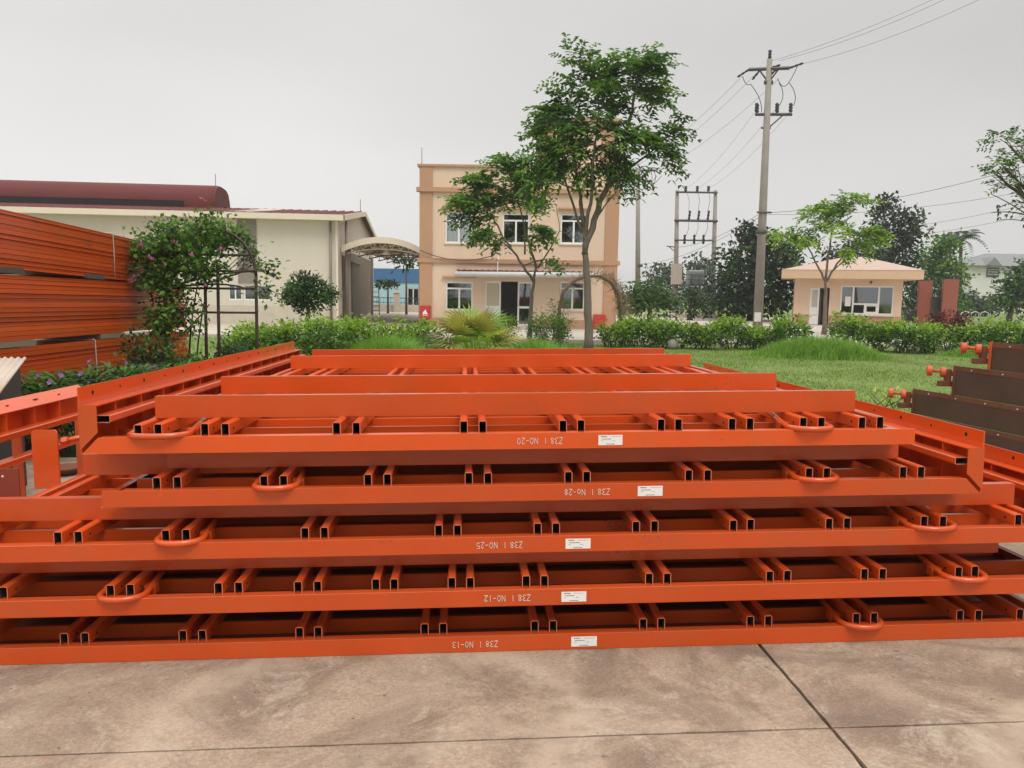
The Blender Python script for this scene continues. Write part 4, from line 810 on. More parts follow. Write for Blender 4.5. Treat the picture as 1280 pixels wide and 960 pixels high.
V_ = tree('climbing vine with pink flowers covering the left part of the garden arch', G(205, Y+.3), [G(205, Y+.3), A(208, 400, Y+.3), A(206, 360, Y+.3)], vb, [g_deep, g_mid, g_lite, g_dark], [.22, .38, .34, .06], [2]*len(vb), bark_dark, 9, 0.10, 0.092, 0.056, 1.0, 0, 0.035, .9, 'vine', None, True, extra_limbs=[(G(232, Y+.3), A(248, 350, Y+.3), .025), (G(240, Y+.3), A(262, 345, Y+.3), .02), (A(225, 420, Y+.3), A(262, 380, Y+.3), .018)], name='climbing_vine', rlimb=.6)
fm = np.array([[(0, 0, 0), (.03, .01, .02), (.05, 0, .05), (.02, -.02, .03)], [(0, 0, 0), (-.03, .01, .02), (-.05, .01, .05), (-.01, -.02, .03)], [(0, 0, 0), (.01, -.03, .03), (0, -.04, .055), (-.02, -.02, .03)]])*0.9
fme = quads_mesh('flower', fm, np.zeros(3), [petal]); vo = np.array(V_.location)
for px_, py_ in ((187, 322), (189, 325), (176, 307), (178, 309), (166, 350), (167, 352), (168, 349), (164, 353), (218, 303), (220, 305), (276, 312), (278, 313), (258, 358), (170, 346), (142, 338), (150, 342), (253, 249), (256, 252), (240, 320), (205, 330)):
    p = np.array(A(px_, py_, Y-.62))-vo; link('flower', fme, V_, tuple(p), tuple(rng.normal(size=3)*.6), ).scale = (1.0,)*3

# dead twig arch before the office corner
Y = 27.5; pL = np.array(G(698, Y)); T = thing('twig_arch', 'brown dead vine arch beside the tall tree trunk, before the office corner', 'garden arch', tuple(pL))
ap = [np.array(G(699, Y))-pL] + [np.array(A(q[0], q[1], Y))-pL for q in ((700, 385), (704, 366), (716, 352), (733, 345), (752, 345), (766, 353), (775, 368), (778, 390))] + [np.array(G(778, Y))-pL]
for dy in (0, .7):
    w = MB(); w.path([tuple(q+np.array([0, dy, 0])) for q in ap], 0.045, 8); w.build('hoop', twig_m, T)
mb = MB()
for k in range(620):
    i = min(int(abs(rng.normal())*2.2), 5) if rng.uniform() < .75 else rng.integers(0, 8); i = len(ap)-2-i; i = max(0, min(i, len(ap)-2)); t = rng.uniform()
    q = ap[i]*(1-t)+ap[i+1]*t + np.array([rng.normal()*.07, rng.uniform(0, .7), rng.normal()*.07]); d = rng.normal(size=3)*.22 + np.array([.10, 0, .05 if i > 2 else -.02])
    mb.path([q, q+d*.5+rng.normal(size=3)*.03, q+d], [.009, .007, .004], 3, cap=False)
stuff(mb.build('twig', twig_m, T))

# yellow fan palm
Y = 15.6; g = np.array(G(592, Y)); T = thing('fan_palm', 'yellow green fan leaved palm clump before the office door', 'palm', tuple(g))
zc_ = at(592, 438, Y)[2]-g[2]
for k in range(34):
    a = 2*math.pi*k/17+rng.normal()*.1; el = rng.uniform(.25, 1.3); ln = rng.uniform(.9, 1.3); d = np.array([math.cos(a)*math.cos(el), math.sin(a)*math.cos(el), math.sin(el)])
    hub = np.array([0, 0, zc_]) + d*ln*.5 - np.array([0, 0, .06]); side = unit(np.cross(d, np.array([0, 0, 1.]))); nrm = np.cross(side, d); Vs = []
    for th in np.linspace(-1.25, 1.25, 13):
        dd = d*math.cos(th)+side*math.sin(th); l2 = ln*.62*(1-.25*abs(th)/1.25); tip = hub+dd*l2 - np.array([0, 0, 1.])*l2*.22; s2 = np.cross(dd, nrm)*.030; md = hub+dd*l2*.5-nrm*.0
        Vs.append([hub, md+s2, tip, md-s2])
    lf = quads_mesh('fan_leaf', np.array(Vs), np.zeros(13), [(g_yel, g_yel, g_new, g_yel, g_lite)[k % 5] if k % 9 else g_straw]); lo = link('fan_leaf', lf, T)
    mb = MB(); mb.path([(0, 0, zc_*.4), tuple(hub)], .012, 5); mb.build('stalk', g_new, lo)
mb = MB(); mb.path([(0, 0, 0), (0, 0, zc_*.6), (0, 0, zc_)], [.12, .1, .05], 8); mb.build('trunk', bark_dark, T)

# grass
def blades(name, pts, h, w, mats, probs, lean=.35):
    n = len(pts); a = rng.uniform(0, 2*math.pi, n); hh = (h*rng.uniform(.55, 1.15, n))[:, None]; out_ = np.stack([np.cos(a), np.sin(a), np.zeros(n)], 1); sd = np.stack([-np.sin(a+.7), np.cos(a+.7), np.zeros(n)], 1)*w
    b2 = rng.uniform(.1, lean*2, n)[:, None]; up_ = np.array([0, 0, 1.])
    m_ = pts + up_*hh*.6 + out_*hh*b2*.35; t_ = pts + up_*hh*(1-.25*b2) + out_*hh*b2
    V1 = np.stack([pts-sd, pts+sd, m_+sd*.75, m_-sd*.75], 1); V2 = np.stack([m_-sd*.75, m_+sd*.75, t_+sd*.08, t_-sd*.08], 1); mi = rng.choice(len(mats), n, p=probs)
    return stuff(link(name, quads_mesh(name, np.concatenate([V1, V2]), np.concatenate([mi, mi]), mats)))
gr1 = leafm('turf blade', (0.15, 0.285, 0.036), .25); gr2 = leafm('turf blade yellow', (0.25, 0.32, 0.06), .25); gr3 = leafm('turf blade dry', (0.33, 0.29, 0.13), .2); gr4 = leafm('tall grass blade', (0.20, 0.40, 0.05), .3); gr5 = leafm('tall grass dark', (0.14, 0.28, 0.04), .3)
n = 78000; yy = 8.7 + 17.0*rng.uniform(0, 1, n)**0.85; xx = rng.uniform(0.06, 0.80, n)*yy + 0.3
pn_ = np.sin(xx*1.3+np.sin(yy*.9)*1.7)*np.sin(yy*1.1+.6*xx)
keep = rng.uniform(size=n) < .72+.28*pn_; xx, yy, pn_ = xx[keep], yy[keep], pn_[keep]
tag(blades('lawn_grass', np.stack([xx, yy, gz(xx, yy)-.025], 1), .055+.022*pn_, .0075, [gr1, gr2, gr3], [.56, .34, .10], .6), 'short yellowish green lawn grass between the stacks and the hedge', 'grass')
n = 11000; yy = rng.uniform(8.6, 25.5, n); xx = rng.uniform(-.62, .1, n)*yy
tag(blades('bed_grass', np.stack([xx, yy, gz(xx, yy)-.02], 1), .13, .008, [gr1, gr5, g_straw], [.5, .4, .1], .5), 'rough grass covering the planted strip behind the stack', 'grass')
def mound(px, Y, wpx, hgt, n, lab, dep=1.0):
    cx = at(px, 400, Y)[0]; s = wpx*Y/960/2; q = rng.normal(size=(n, 2))*np.array([.45, .42]); q = q[np.abs(q).max(1) < 1.1]; xx = cx+q[:, 0]*s; yy = Y+q[:, 1]*dep
    hh = hgt*np.clip(1.05-(q**2).sum(1)*.75, .25, 1)
    tag(blades('tall_grass', np.stack([xx, yy, gz(xx, yy)-.02], 1), hh, .0085, [gr4, gr5, g_new, gr1], [.5, .12, .2, .18], .38), lab, 'grass')
mound(485, 15.0, 125, .86, 5200, 'bright tall grass clump left of the yellow fan palm')
mound(672, 16.6, 95, .72, 4200, 'tall grass clump right of the yellow fan palm', .9)
mound(1025, 21.6, 165, .62, 8000, 'wide tall grass mound on the lawn before the gatehouse', 1.1)
mound(1235, 22.8, 120, .36, 3000, 'fringe of tall grass under the hedge at the right', .6)
# pale stone by the hedge and yellow weeds
for px, py, Y, r_, lab in ((842, 430, 23.9, .16, 'pale round stone at the foot of the hedge shrub left of the pole'),):
    sb = MB(); sb.path([(0, 0, 0.0), (0, 0, .06), (0, 0, .17), (.01, 0, .26), (.02, 0, .30)], [r_*.8, r_*1.05, r_, r_*.7, r_*.2], 11)
    tag(sb.build('stone', conc_grey, None, G(px, Y)), lab, 'stone')
for px, Y, hh, lab in ((862, 10.9, .42, 'yellow green weed standing in the lawn just behind the stack'), (974, 10.2, .36, 'yellow flowered weed in the lawn behind the right side of the stack'), (1118, 11.4, .3, 'weed beside the lowest brown faced panel')):
    strap_plant(lab, px, Y, hh, 46, [g_yel, g_new], None, 'weed', 'weed', 'weeds in the lawn', .022, .2)
# ------------------------------------------------------------------ buildings
def wall_holes(mb, x0, x1, z0, z1, holes, y, t=0.16):
    xs_ = sorted(set([x0, x1]+[h[0] for h in holes]+[h[1] for h in holes])); zs_ = sorted(set([z0, z1]+[h[2] for h in holes]+[h[3] for h in holes]))
    for i in range(len(xs_)-1):
        for j in range(len(zs_)-1):
            cx, cz = (xs_[i]+xs_[i+1])/2, (zs_[j]+zs_[j+1])/2
            if any(h[0] < cx < h[1] and h[2] < cz < h[3] for h in holes): continue
            k = len(mb.v); mb.v += [(xs_[i], y, zs_[j]), (xs_[i+1], y, zs_[j]), (xs_[i+1], y, zs_[j+1]), (xs_[i], y, zs_[j+1])]; mb.face([k, k+1, k+2, k+3])
    for h in holes:
        a, b_, c, d = h
        for q in (((a, y, c), (a, y, d), (a, y+t, d), (a, y+t, c)), ((b_, y, d), (b_, y, c), (b_, y+t, c), (b_, y+t, d)), ((a, y, d), (b_, y, d), (b_, y+t, d), (a, y+t, d)), ((b_, y, c), (a, y, c), (a, y+t, c), (b_, y+t, c))):
            k = len(mb.v); mb.v += list(q); mb.face([k, k+1, k+2, k+3])
def shell(mb, x0, x1, y0, y1, z0, z1, front=False, top=True):
    """sides, back and roof of a building body"""
    for q in (((x0, y1, z0), (x0, y0, z0), (x0, y0, z1), (x0, y1, z1)), ((x1, y0, z0), (x1, y1, z0), (x1, y1, z1), (x1, y0, z1)), ((x1, y1, z0), (x0, y1, z0), (x0, y1, z1), (x1, y1, z1)), ((x0, y0, z1), (x1, y0, z1), (x1, y1, z1), (x0, y1, z1))):
        k = len(mb.v); mb.v += list(q); mb.face([k, k+1, k+2, k+3])
def window(par, h, y, mull=1, transom=.24, fw=0.055, cur=False, split=None):
    x0, x1, z0, z1 = h; W_ = MB(); W_.box((x0, y+.02, z0), (x0+fw, y+.075, z1)); W_.box((x1-fw, y+.02, z0), (x1, y+.075, z1)); W_.box((x0+fw, y+.02, z1-fw), (x1-fw, y+.075, z1)); W_.box((x0+fw, y+.02, z0), (x1-fw, y+.075, z0+fw))
    zt = z1-(z1-z0)*transom
    if transom: W_.box((x0+fw, y+.022, zt-fw/2), (x1-fw, y+.073, zt+fw/2))
    for k in range(mull):
        xm = x0+(x1-x0)*((k+1)/(mull+1) if split is None else split[k]); W_.box((xm-fw*.55, y+.018, z0+fw), (xm+fw*.55, y+.071, (zt-fw/2) if transom else z1-fw))
    w = W_.build('window', wframe, par)
    MB().box((x0+.02, y+.045, z0+.02), (x1-.02, y+.05, z1-.02)).build('pane', gl_dark if not cur else gl, w)
    if cur:
        mb = MB(); n_ = 40
        for k in range(n_+1):
            xx = x0+.04+(x1-x0-.08)*k/n_; dy = .025*math.sin(k*1.15)
            mb.v += [(xx, y+.15+dy, z0), (xx, y+.15+dy, zt)]
        for k in range(n_): mb.face([2*k, 2*k+2, 2*k+3, 2*k+1])
        mb.build('curtain', curtain, w)
    return w

# --- office
Y = 35.5; OX0, OX1, _, OZT = rect(524.5, 207, 772.5, 409, Y); gY = Y
T = thing('office_building', 'two storey cream office building with tan corner bands and white windows', 'building', (0, Y, 0))
D_ = 8.0
def R(a, b_, c, d): return rect(a, b_, c, d, Y)
wins_up = [R(556.5, 266, 590.5, 304), R(628, 266.5, 662, 304.5), R(700.5, 267, 734, 305)]
wins_lo = [R(557, 352, 591, 388), R(700, 352, 731, 388)]
dx0, dx1, _, dz1 = R(606, 352, 665.5, 409); door = (dx0, dx1, 0.12, dz1)
zb1 = rect(600, 235.5, 640, 241, Y)[2:]; zb2 = rect(600, 324, 640, 329.5, Y)[2:]; zpl = rect(600, 405, 640, 412, Y)[3]
px0, px1 = rect(540.5, 300, 756, 310, Y)[:2]
w = MB(); wall_holes(w, px0, px1, 0.0, OZT-.10, wins_up+wins_lo+[door], 0.0); W_ = w.build('front_wall', cream, T)
w = MB(); shell(w, OX0, OX1, 0.0, D_, 0.0, OZT-.9); w.build('side_wall', cream, T)
for a, c in ((OX0, px0), (px1, OX1)): MB().box((a, -.06, 0), (c, .2, OZT-.1005)).build('corner_band', tan, T)
for z_, ov in ((zb1, .14), (zb2, .10)): MB().box((OX0-ov, -ov, z_[0]), (OX1+ov, .21, z_[1])).build('belt_course', tan, T)
w = MB(); w.box((OX0-.10, -.10, OZT-.10), (OX1+.10, .24, OZT)); w.box((OX0-.10, .2405, OZT-.10), (OX0+.2, D_, OZT)); w.box((OX1-.2, .2405, OZT-.10), (OX1+.10, D_, OZT)); w.box((OX0+.002, .201, OZT-.9), (OX0+.15, D_, OZT-.101)); w.box((OX1-.15, .201, OZT-.9), (OX1-.002, D_, OZT-.101)); w.build('parapet_cap', tan, T)
MB().box((px0+.003, -.03, 0), (dx0-.05, -.0008, .42)).build('base_band', tan, T); MB().box((dx1+.05, -.03, 0), (px1-.003, -.0008, .42)).build('base_band', tan, T)
for k, h in enumerate(wins_up+wins_lo):
    ww = window(T, h, .03, cur=(k == 0), fw=.075)
    MB().box((h[0]-.14, -.12, h[3]+.17), (h[1]+.14, -.0008, h[3]+.25)).build('lintel_ledge', tan, T)
    MB().box((h[0]-.05, -.05, h[2]-.06), (h[1]+.05, -.0008, h[2]-.004)).build('sill', cream, ww)
for h in (wins_up[2], wins_lo[1]):          # pale stair flight seen behind the glass
    w = MB(); x0_, x1_, z0_, z1_ = h
    for k in range(4): w.box((x0_+.05+(x1_-x0_)*.25*k, .5, z0_-.1), (x0_+.05+(x1_-x0_)*.25*(k+1)-.003, .62, z0_+.12+(z1_-z0_)*.13*k))
    w.build('stair_flight', white_wall, T)
# rooms
w = MB(); w.box((OX0+.3, 3.2, .05), (OX1-.3, 3.25, OZT-1.0)); w.box((OX0+.3, .25, zb2[0]), (OX1-.3, 3.19, zb2[1])); w.build('room_wall', room_m, T)
# door group
def leaf(x0, x1, z0, z1, y, rot=0, panel=.42, fw=.075):
    w = MB(); w.box((x0, y, z0), (x0+fw, y+.05, z1)); w.box((x1-fw, y, z0), (x1, y+.05, z1)); w.box((x0+fw, y, z1-fw), (x1-fw, y+.05, z1)); w.box((x0+fw, y, z0), (x1-fw, y+.05, z0+fw)); zm = z0+(z1-z0)*panel; w.box((x0+fw, y, zm-.05), (x1-fw, y+.05, zm+.05)); return w, zm
x1_ = rect(606, 352, 626, 400, Y)[1]
w, zm = leaf(dx0, x1_, .12, dz1, .03); o = w.build('door', wframe, T); MB().box((dx0+.05, .05, zm), (x1_-.05, .056, dz1-.05)).build('pane', mat('frosted glass', (.5, .45, .34), rough=.25, var=.05), o); MB().box((dx0+.05, .05, .17), (x1_-.05, .056, zm-.02)).build('lower_panel', wframe, o)
x2_ = rect(647, 352, 665, 400, Y)[0]
w, zm = leaf(x2_, dx1, .12, dz1, .03); o = w.build('door', wframe, T); MB().box((x2_+.05, .05, .17), (dx1-.05, .056, dz1-.05)).build('pane', gl_dark, o)
w = MB(); w.path([(x2_+.05, .0, 1.0), (x2_+.05, -.03, 1.02), (x2_+.05, -.03, 1.2), (x2_+.05, 0.0, 1.22)], .012, 6); w.build('handle', galv, o)
MB().box((dx0-.3, -1.2, 0.004), (dx1+.3, -.035, .12)).build('door_step', roadm, T)
# thin awning over the door, hung by rods
ax0, ax1, az0, az1 = R(571, 341, 741, 347); w = MB(); w.box((ax0+.05, -1.08, az1-.05), (ax1-.05, -.002, az1-.02)); aw = w.build('awning', galv, T)
w = MB(); w.path([(ax0, -1.1, (az0+az1)/2-.02), (ax1, -1.1, (az0+az1)/2+.02)], .12, 12); w.build('edge_gutter', galv, aw)
w = MB(); n_ = 90
for k in range(n_+1):
    xx = ax0+(ax1-ax0)*k/n_; dz = .018*math.sin(k*math.pi/2)
    for yy_, zz_ in ((-.002, az1+.10), (-1.0, az1+.03)): w.v.append((xx, yy_, zz_+dz))
for k in range(n_): w.face((2*k, 2*k+1, 2*k+3, 2*k+2))
w.build('corrugated_sheet', maroon, aw)
w = MB()
for px_ in (623, 680): xx = rect(px_, 300, px_+1, 310, Y)[0]; w.path([(xx, -1.0, az1), (xx, -.01, az1+1.0)], .014, 6)
w.build('hanger_rod', wframe, aw)
# cable slung along the wall, antenna rod
w = MB(); c0 = rect(526, 313, 527, 314, Y); c1 = rect(615, 320, 616, 321, Y); w.path([(c0[0]+(c1[0]-c0[0])*t, -.16, c0[3]+(c1[3]-c0[3])*t-1.25*t*(1-t)) for t in np.linspace(0, 1, 14)], .022, 6); w.build('cable', wire_m, T)
w = MB(); xx = rect(527, 200, 528, 205, Y)[0]; w.path([(xx, .1, OZT), (xx, .1, OZT+.75)], .014, 6); w.build('antenna', dark_metal, T)
# roof stair tower
tx0, tx1, _, tzt = rect(673, 152, 771, 207, Y+2.5)
w = MB(); w.box((tx0, 2.5, OZT-.95), (tx1, 6.8, tzt)); tw = w.build('stair_tower', cream, T); MB().box((tx0-.003, 2.47, OZT-.94), (tx0+.75, 2.499, tzt-.01)).build('corner_band', tan, tw); MB().box((tx1-.75, 2.47, OZT-.94), (tx1+.003, 2.499, tzt-.01)).build('corner_band', tan, tw); MB().box((tx0-.2, 2.3, tzt+.002), (tx1+.2, 7.0, tzt+.14)).build('roof_slab', tan, tw)
# red boxes
def hydrant_box(r, lab, emblem):
    x0_, x1_, z0_, z1_ = r; t = thing('fire_box', lab, 'fire box', ((x0_+x1_)/2, Y-.28, z0_)); w_ = x1_-x0_; h_ = z1_-z0_
    MB().bbox((-w_/2, 0, 0), (w_/2, .2, h_), .012).build('cabinet', red_box, t); d = MB().box((-w_/2+.03, -.014, .03), (w_/2-.03, -.0005, h_-.03)).build('door', red_box, t)
    MB().box((w_/2-.09, -.03, h_*.45), (w_/2-.06, -.0145, h_*.6)).build('handle', dark_metal, d)
    if emblem:
        c = MB(); c.prism([(-.10, h_*.34), (.10, h_*.34), (.11, h_*.42), (.05, h_*.55), (.03, h_*.74), (-.02, h_*.62), (-.07, h_*.55), (-.11, h_*.42)], -.018, -.0148); c.build('flame_emblem', sticker, t)
        c = MB(); c.prism([(-.12, h_*.24), (.12, h_*.24), (.12, h_*.29), (-.12, h_*.29)], -.018, -.0148); c.build('emblem_bar', sticker, t)
    w = MB()
    for s_ in (-1, 1): w.box((s_*w_/2-s_*.06-.02, .06, -z0_), (s_*w_/2-s_*.06+.02, .1, -.0005))
    w.build('stand', dark_metal, t)
hydrant_box(R(526, 382, 538.5, 398), 'red fire box with a white flame emblem at the left corner of the office', True)
hydrant_box(R(741, 393, 756, 418), 'plain red box standing at the right corner of the office', False)

# --- shed on the left
Yc = 35.8; q = at(420.5, 269.5, Yc); ca = math.radians(5.5); T = thing('shed', 'long cream sheet metal shed with maroon roof and ridge vent', 'shed', (q[0], Yc, 0), (0, 0, ca)); ze = q[2]; Ls = 34.; Ds = 20.
zr = at(449, 265, Yc+9.8)[2]; rs = zr-ze
h1 = None
def shx(px_):  # local x of a pixel column on the front wall
    d = f0 + cr*(px_-640)/960. - cu*(350-480)/960.; u_ = np.array([math.cos(ca), math.sin(ca)]); n_ = np.array([-math.sin(ca), math.cos(ca)]); o_ = np.array([q[0], Yc]); t = (o_ @ n_)/(d[:2] @ n_); return float((d[:2]*t - o_) @ u_)
whole = [(shx(285), shx(302), 1.10, 1.78), (shx(304.5), shx(338), 1.10, 1.78)]
w = MB(); wall_holes(w, -Ls, 0, .85, ze-.10, whole, 0.0, .15); w.build('front_wall', shed_wall, T)
MB().box((-Ls, -.05, 0), (0, .15, .848)).build('plinth', brickm, T)
for h in whole: window(T, h, .03, mull=1, transom=0, fw=.05)
w = MB(); w.box((-Ls+.2, 3, 0.1), (-.3, 3.05, ze-.2)); w.build('room_wall', room_m, T)
# gable wall with the tall door
gd = [(3.4, 9.0, 0.05, 3.05)]
w = MB(); k = len(w.v); w.v += [(0, 0, .0), (0, 3.4, .0), (0, 3.4, ze), (0, 0, ze), (0, 9.0, 0), (0, Ds, 0), (0, Ds, ze), (0, 9.0, ze), (0, 3.4, 3.05), (0, 9.0, 3.05), (0, Ds/2, zr)]
for f_ in ((0, 1, 2, 3), (4, 5, 6, 7), (8, 9, 7, 2), (3, 2, 7, 6, 10)): w.face(f_)
w.build('gable_wall', shed_wall, T)
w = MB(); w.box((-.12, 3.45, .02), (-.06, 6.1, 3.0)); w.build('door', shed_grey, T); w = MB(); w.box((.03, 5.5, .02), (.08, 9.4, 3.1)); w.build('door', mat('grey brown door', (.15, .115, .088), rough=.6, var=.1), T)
w = MB(); w.box((.004, 1.9, .02), (.018, 3.38, 3.3)); w.box((.004, 9.45, .02), (.018, 18.5, 3.6)); w.box((.004, 3.38, 3.24), (.018, 9.45, 3.6)); w.build('wall_cladding', mat('brown cladding', (.21, .155, .115), rough=.75, var=.25, scale=1.2, coord='Geo'), T)  # brown sheets laid over the gable wall below canopy height
w = MB(); w.box((.02, 3.2, 3.08), (.16, 9.6, 3.22)); w.build('door_track', shed_grey, T)
w = MB(); w.box((-.05, -.06, 0), (.05, .1, ze-.05)); w.build('corner_trim', trim_m, T)
MB().box((shx(298), -.04, 1.86), (shx(322), -.001, ze-.12)).build('grey_panel', shed_grey, T)
w = MB(); xx = shx(414); w.path([(xx, -.12, .1), (xx, -.12, ze-.2)], .06, 8); w.path([(.25, 1.6, .1), (.25, 1.6, ze+.1)], .07, 8); w.build('downpipe', shed_grey, T)
w = MB(); k = 0; w.v += [(-Ls, -.5, ze-.02), (.35, -.5, ze-.02), (.35, Ds/2, zr+.03), (-Ls, Ds/2, zr+.03), (-Ls, Ds+.5, ze-.02), (.35, Ds+.5, ze-.02)]; w.face((0, 1, 2, 3)); w.face((3, 2, 5, 4)); rf = w.build('roof', maroon, T)
w = MB()
for k in range(70):
    xx = -Ls+.25+k*.49; n0 = len(w.v)
    for a, b_ in ((0.0, 0), (.06, .045), (.10, .045), (.16, 0)): w.v += [(xx+a, -.49, ze-.013+b_), (xx+a, Ds/2, zr+.037+b_)]
    for j in range(3): w.face((n0+2*j, n0+2*j+2, n0+2*j+3, n0+2*j+1))
stuff(w.build('roof_rib', maroon, rf))
w = MB(); w.box((-Ls, -.56, ze-.25), (.38, -.502, ze-.0)); w.box((-Ls, -.5, ze-.25), (.38, -.02, ze-.22)); w.build('eaves_gutter', trim_m, rf)
w = MB(); w.prism([(0, 0), (1, 0), (1, .0), (0, .0)], 0, 0) if False else None
n0 = len(w.v)
for a, z_ in ((-.5, ze), (Ds/2, zr+.05), (Ds+.5, ze)):
    w.v += [(.36, a, z_), (.42, a, z_), (.42, a, z_-.26), (.36, a, z_-.26)]
for j in (0, 4):
    for i in range(4): w.face((n0+j+i, n0+j+(i+1) % 4, n0+j+4+(i+1) % 4, n0+j+4+i))
w.build('gable_trim', trim_m, rf)
w = MB()
for k in (0, 1): w.box((-6.2-.0+k*.01, -.3, 0), (-6.19, -.29, .01)) if False else None
xa_, xb_ = shx(312), shx(345); yl0, yl1 = .5, 8.5
w.v += [(xa_-1.2, yl0, ze+.012+rs*(yl0+.5)/10.5), (xb_-1.2, yl0, ze+.012+rs*(yl0+.5)/10.5), (xb_-1.2, yl1, ze+.07+rs*(yl1+.5)/10.5), (xa_-1.2, yl1, ze+.07+rs*(yl1+.5)/10.5)]; w.face((0, 1, 2, 3)); w.build('skylight', trim_m, rf)
# ridge vent
pe = at(283, 250, Yc+10); xv = float((pe[:2]-np.array([q[0], Yc])) @ np.array([math.cos(ca), math.sin(ca)])); zt_ = at(200, 232.5, Yc+9)[2]
pr = [(-1.75, zr-.5), (-1.78, zr+.15), (-1.70, zt_-.65), (-1.40, zt_-.22), (-.9, zt_-.02), (0, zt_+.05), (.9, zt_-.02), (1.40, zt_-.22), (1.70, zt_-.65), (1.78, zr+.15), (1.75, zr-.5)]
w = MB(); n_ = len(pr)
for xx, sc in ((-Ls, 1), (xv-.55, 1), (xv-.1, .97), (xv, .9)):
    for a, z_ in pr: w.v.append((xx, Ds/2+a*sc, (z_-zr)*(1 if sc > .95 else .95)+zr))
for s_ in range(3):
    for i in range(n_-1): w.face((s_*n_+i, (s_+1)*n_+i, (s_+1)*n_+i+1, s_*n_+i+1), True)
w.face(range(3*n_, 4*n_)); w.build('ridge_vent', maroon, rf)
w = MB(); w.box((-Ls, Ds/2-1.86, zr-.28), (xv-1.6, Ds/2-1.785, zr+.22)); w.build('vent_opening', hole_m, rf)
w = MB()
for px_ in (269, 445): pq = at(px_, 250, Yc+9); xx = float((pq[:2]-np.array([q[0], Yc])) @ np.array([math.cos(ca), math.sin(ca)])) if px_ < 400 else .1; z_ = zt_ if px_ < 400 else zr; w.path([(xx, Ds/2, z_-.3), (xx, Ds/2, z_+.75)], .018, 5)
w.build('lightning_rod', dark_metal, rf)

# --- arched canopy
xl = at(427, 309, 37.)[0]; xr_ = OX0-.16; zs = at(427, 309, 37.)[2]; zc2 = at(478, 297.5, 37.)[2]; rise = zc2-zs
T = thing('arched_canopy', 'arched sheet canopy on steel trusses bridging the shed and the office', 'canopy', ((xl+xr_)/2, 37., 0)); hw = (xr_-xl)/2
arc = lambda t, off=0: (hw*(-1+2*t), zs+off+rise*(1-(2*t-1)**2)*1.0)
n_ = 24; Lc = 13.
w = MB()
for yy_ in (0, Lc):
    for t in np.linspace(0, 1, n_+1): a = arc(t); w.v.append((a[0], yy_, a[1]))
for i in range(n_): w.face((i, i+1, n_+1+i+1, n_+1+i), True)
w.build('roof_sheet', canopy_m, T)
w = MB()
for t0, t1 in zip(np.linspace(0, 1, n_+1)[:-1], np.linspace(0, 1, n_+1)[1:]):
    a, c = arc(t0), arc(t1); n0 = len(w.v)
    for (xx, zz_) in (a, c): w.v += [(xx, -.04, zz_+.05), (xx, -.04, zz_-.24), (xx, -.002, zz_-.24), (xx, -.002, zz_+.05)]
    for i in range(4): w.face((n0+i, n0+(i+1) % 4, n0+4+(i+1) % 4, n0+4+i))
w.build('fascia', trim_m, T)
for k in range(5):
    yy_ = .4+k*3.0; w = MB()
    top_ = [(arc(t)[0], yy_, arc(t)[1]-.08) for t in np.linspace(0, 1, 17)]; bot = [(arc(t)[0], yy_, zs-.32+rise*.62*(1-(2*t-1)**2)) for t in np.linspace(.03, .97, 17)]
    w.path(top_, .04, 6); w.path(bot, .035, 6)
    for i in range(0, 16, 2): w.path([bot[i], top_[i+1]], .02, 5); w.path([top_[i+1], bot[i+2]], .02, 5)
    w.build('truss', trim_m if k == 0 else shed_grey, T)
w = MB()
for t in (.12, .3, .5, .7, .88): a = arc(t, -.03); w.path([(a[0], .1, a[1]), (a[0], Lc, a[1])], .03, 5)
w.build('purlin', shed_grey, T)
for xx, yy_ in ((-hw+.25, .45), (hw-.05, .45), (-hw-.9, Lc-.3), (hw-.05, Lc-.3)):
    MB().box((xx-.07, yy_, 0), (xx+.07, yy_+.14, zs-.05)).build('post', shed_grey, T)
lp = MB(); lp.path([(.1, 1.0, zs+.25), (.1, 1.0, zs-.0), (.1, 1.0, zs-.08), (.1, 1.0, zs-.26), (.1, 1.0, zs-.28)], [.02, .03, .10, .22, .20], 12); tag(lp.build('hanging_lamp', wframe, None, ((xl+xr_)/2, 37., 0)), 'white bell shaped lamp hanging under the arched canopy', 'lamp')

# --- blue works building behind the gap, fence and pillar, small papaya trees
Yb = 72.; x0_, x1_, _, zt2 = rect(455, 336, 560, 400, Yb); zm2 = rect(455, 353, 560, 400, Yb)[3]; T = thing('blue_building', 'blue works building with dark blue fascia seen under the canopy', 'building', (0, Yb, 0))
MB().box((x0_, -.1, zm2), (x1_, 12, zt2)).build('fascia', blue_d, T)
fw_ = rect(509, 360, 524, 390, Yb); w = MB(); wall_holes(w, x0_, x1_, 0, zm2-.003, [fw_], 0, .2); w.build('wall', blue_l, T); window(T, fw_, .03, 1, 0, .09); MB().box((x0_+.1, 4, 0), (x1_-.1, 4.1, zm2-.1)).build('room_wall', room_m, T)
Yf = 58.; x0_, x1_, _, zf_ = rect(462, 372, 530, 392, Yf); T = thing('bar_fence', 'thin barred fence behind the canopy gap', 'fence', (0, Yf, 0)); zl_ = .55
MB().box((x0_, 0, 0), (x1_, .2, zl_)).build('low_wall', brickm, T); w = MB(); w.box((x0_, .08, zf_-.05), (x1_, .12, zf_)); w.box((x0_, .08, zl_+.12), (x1_, .12, zl_+.16)); w.build('rail', dark_metal, T)
w = MB(); xx = x0_
while xx < x1_: w.box((xx, .09, zl_), (xx+.025, .11, zf_-.051)); xx += .26
stuff(w.build('bar', dark_metal, T))
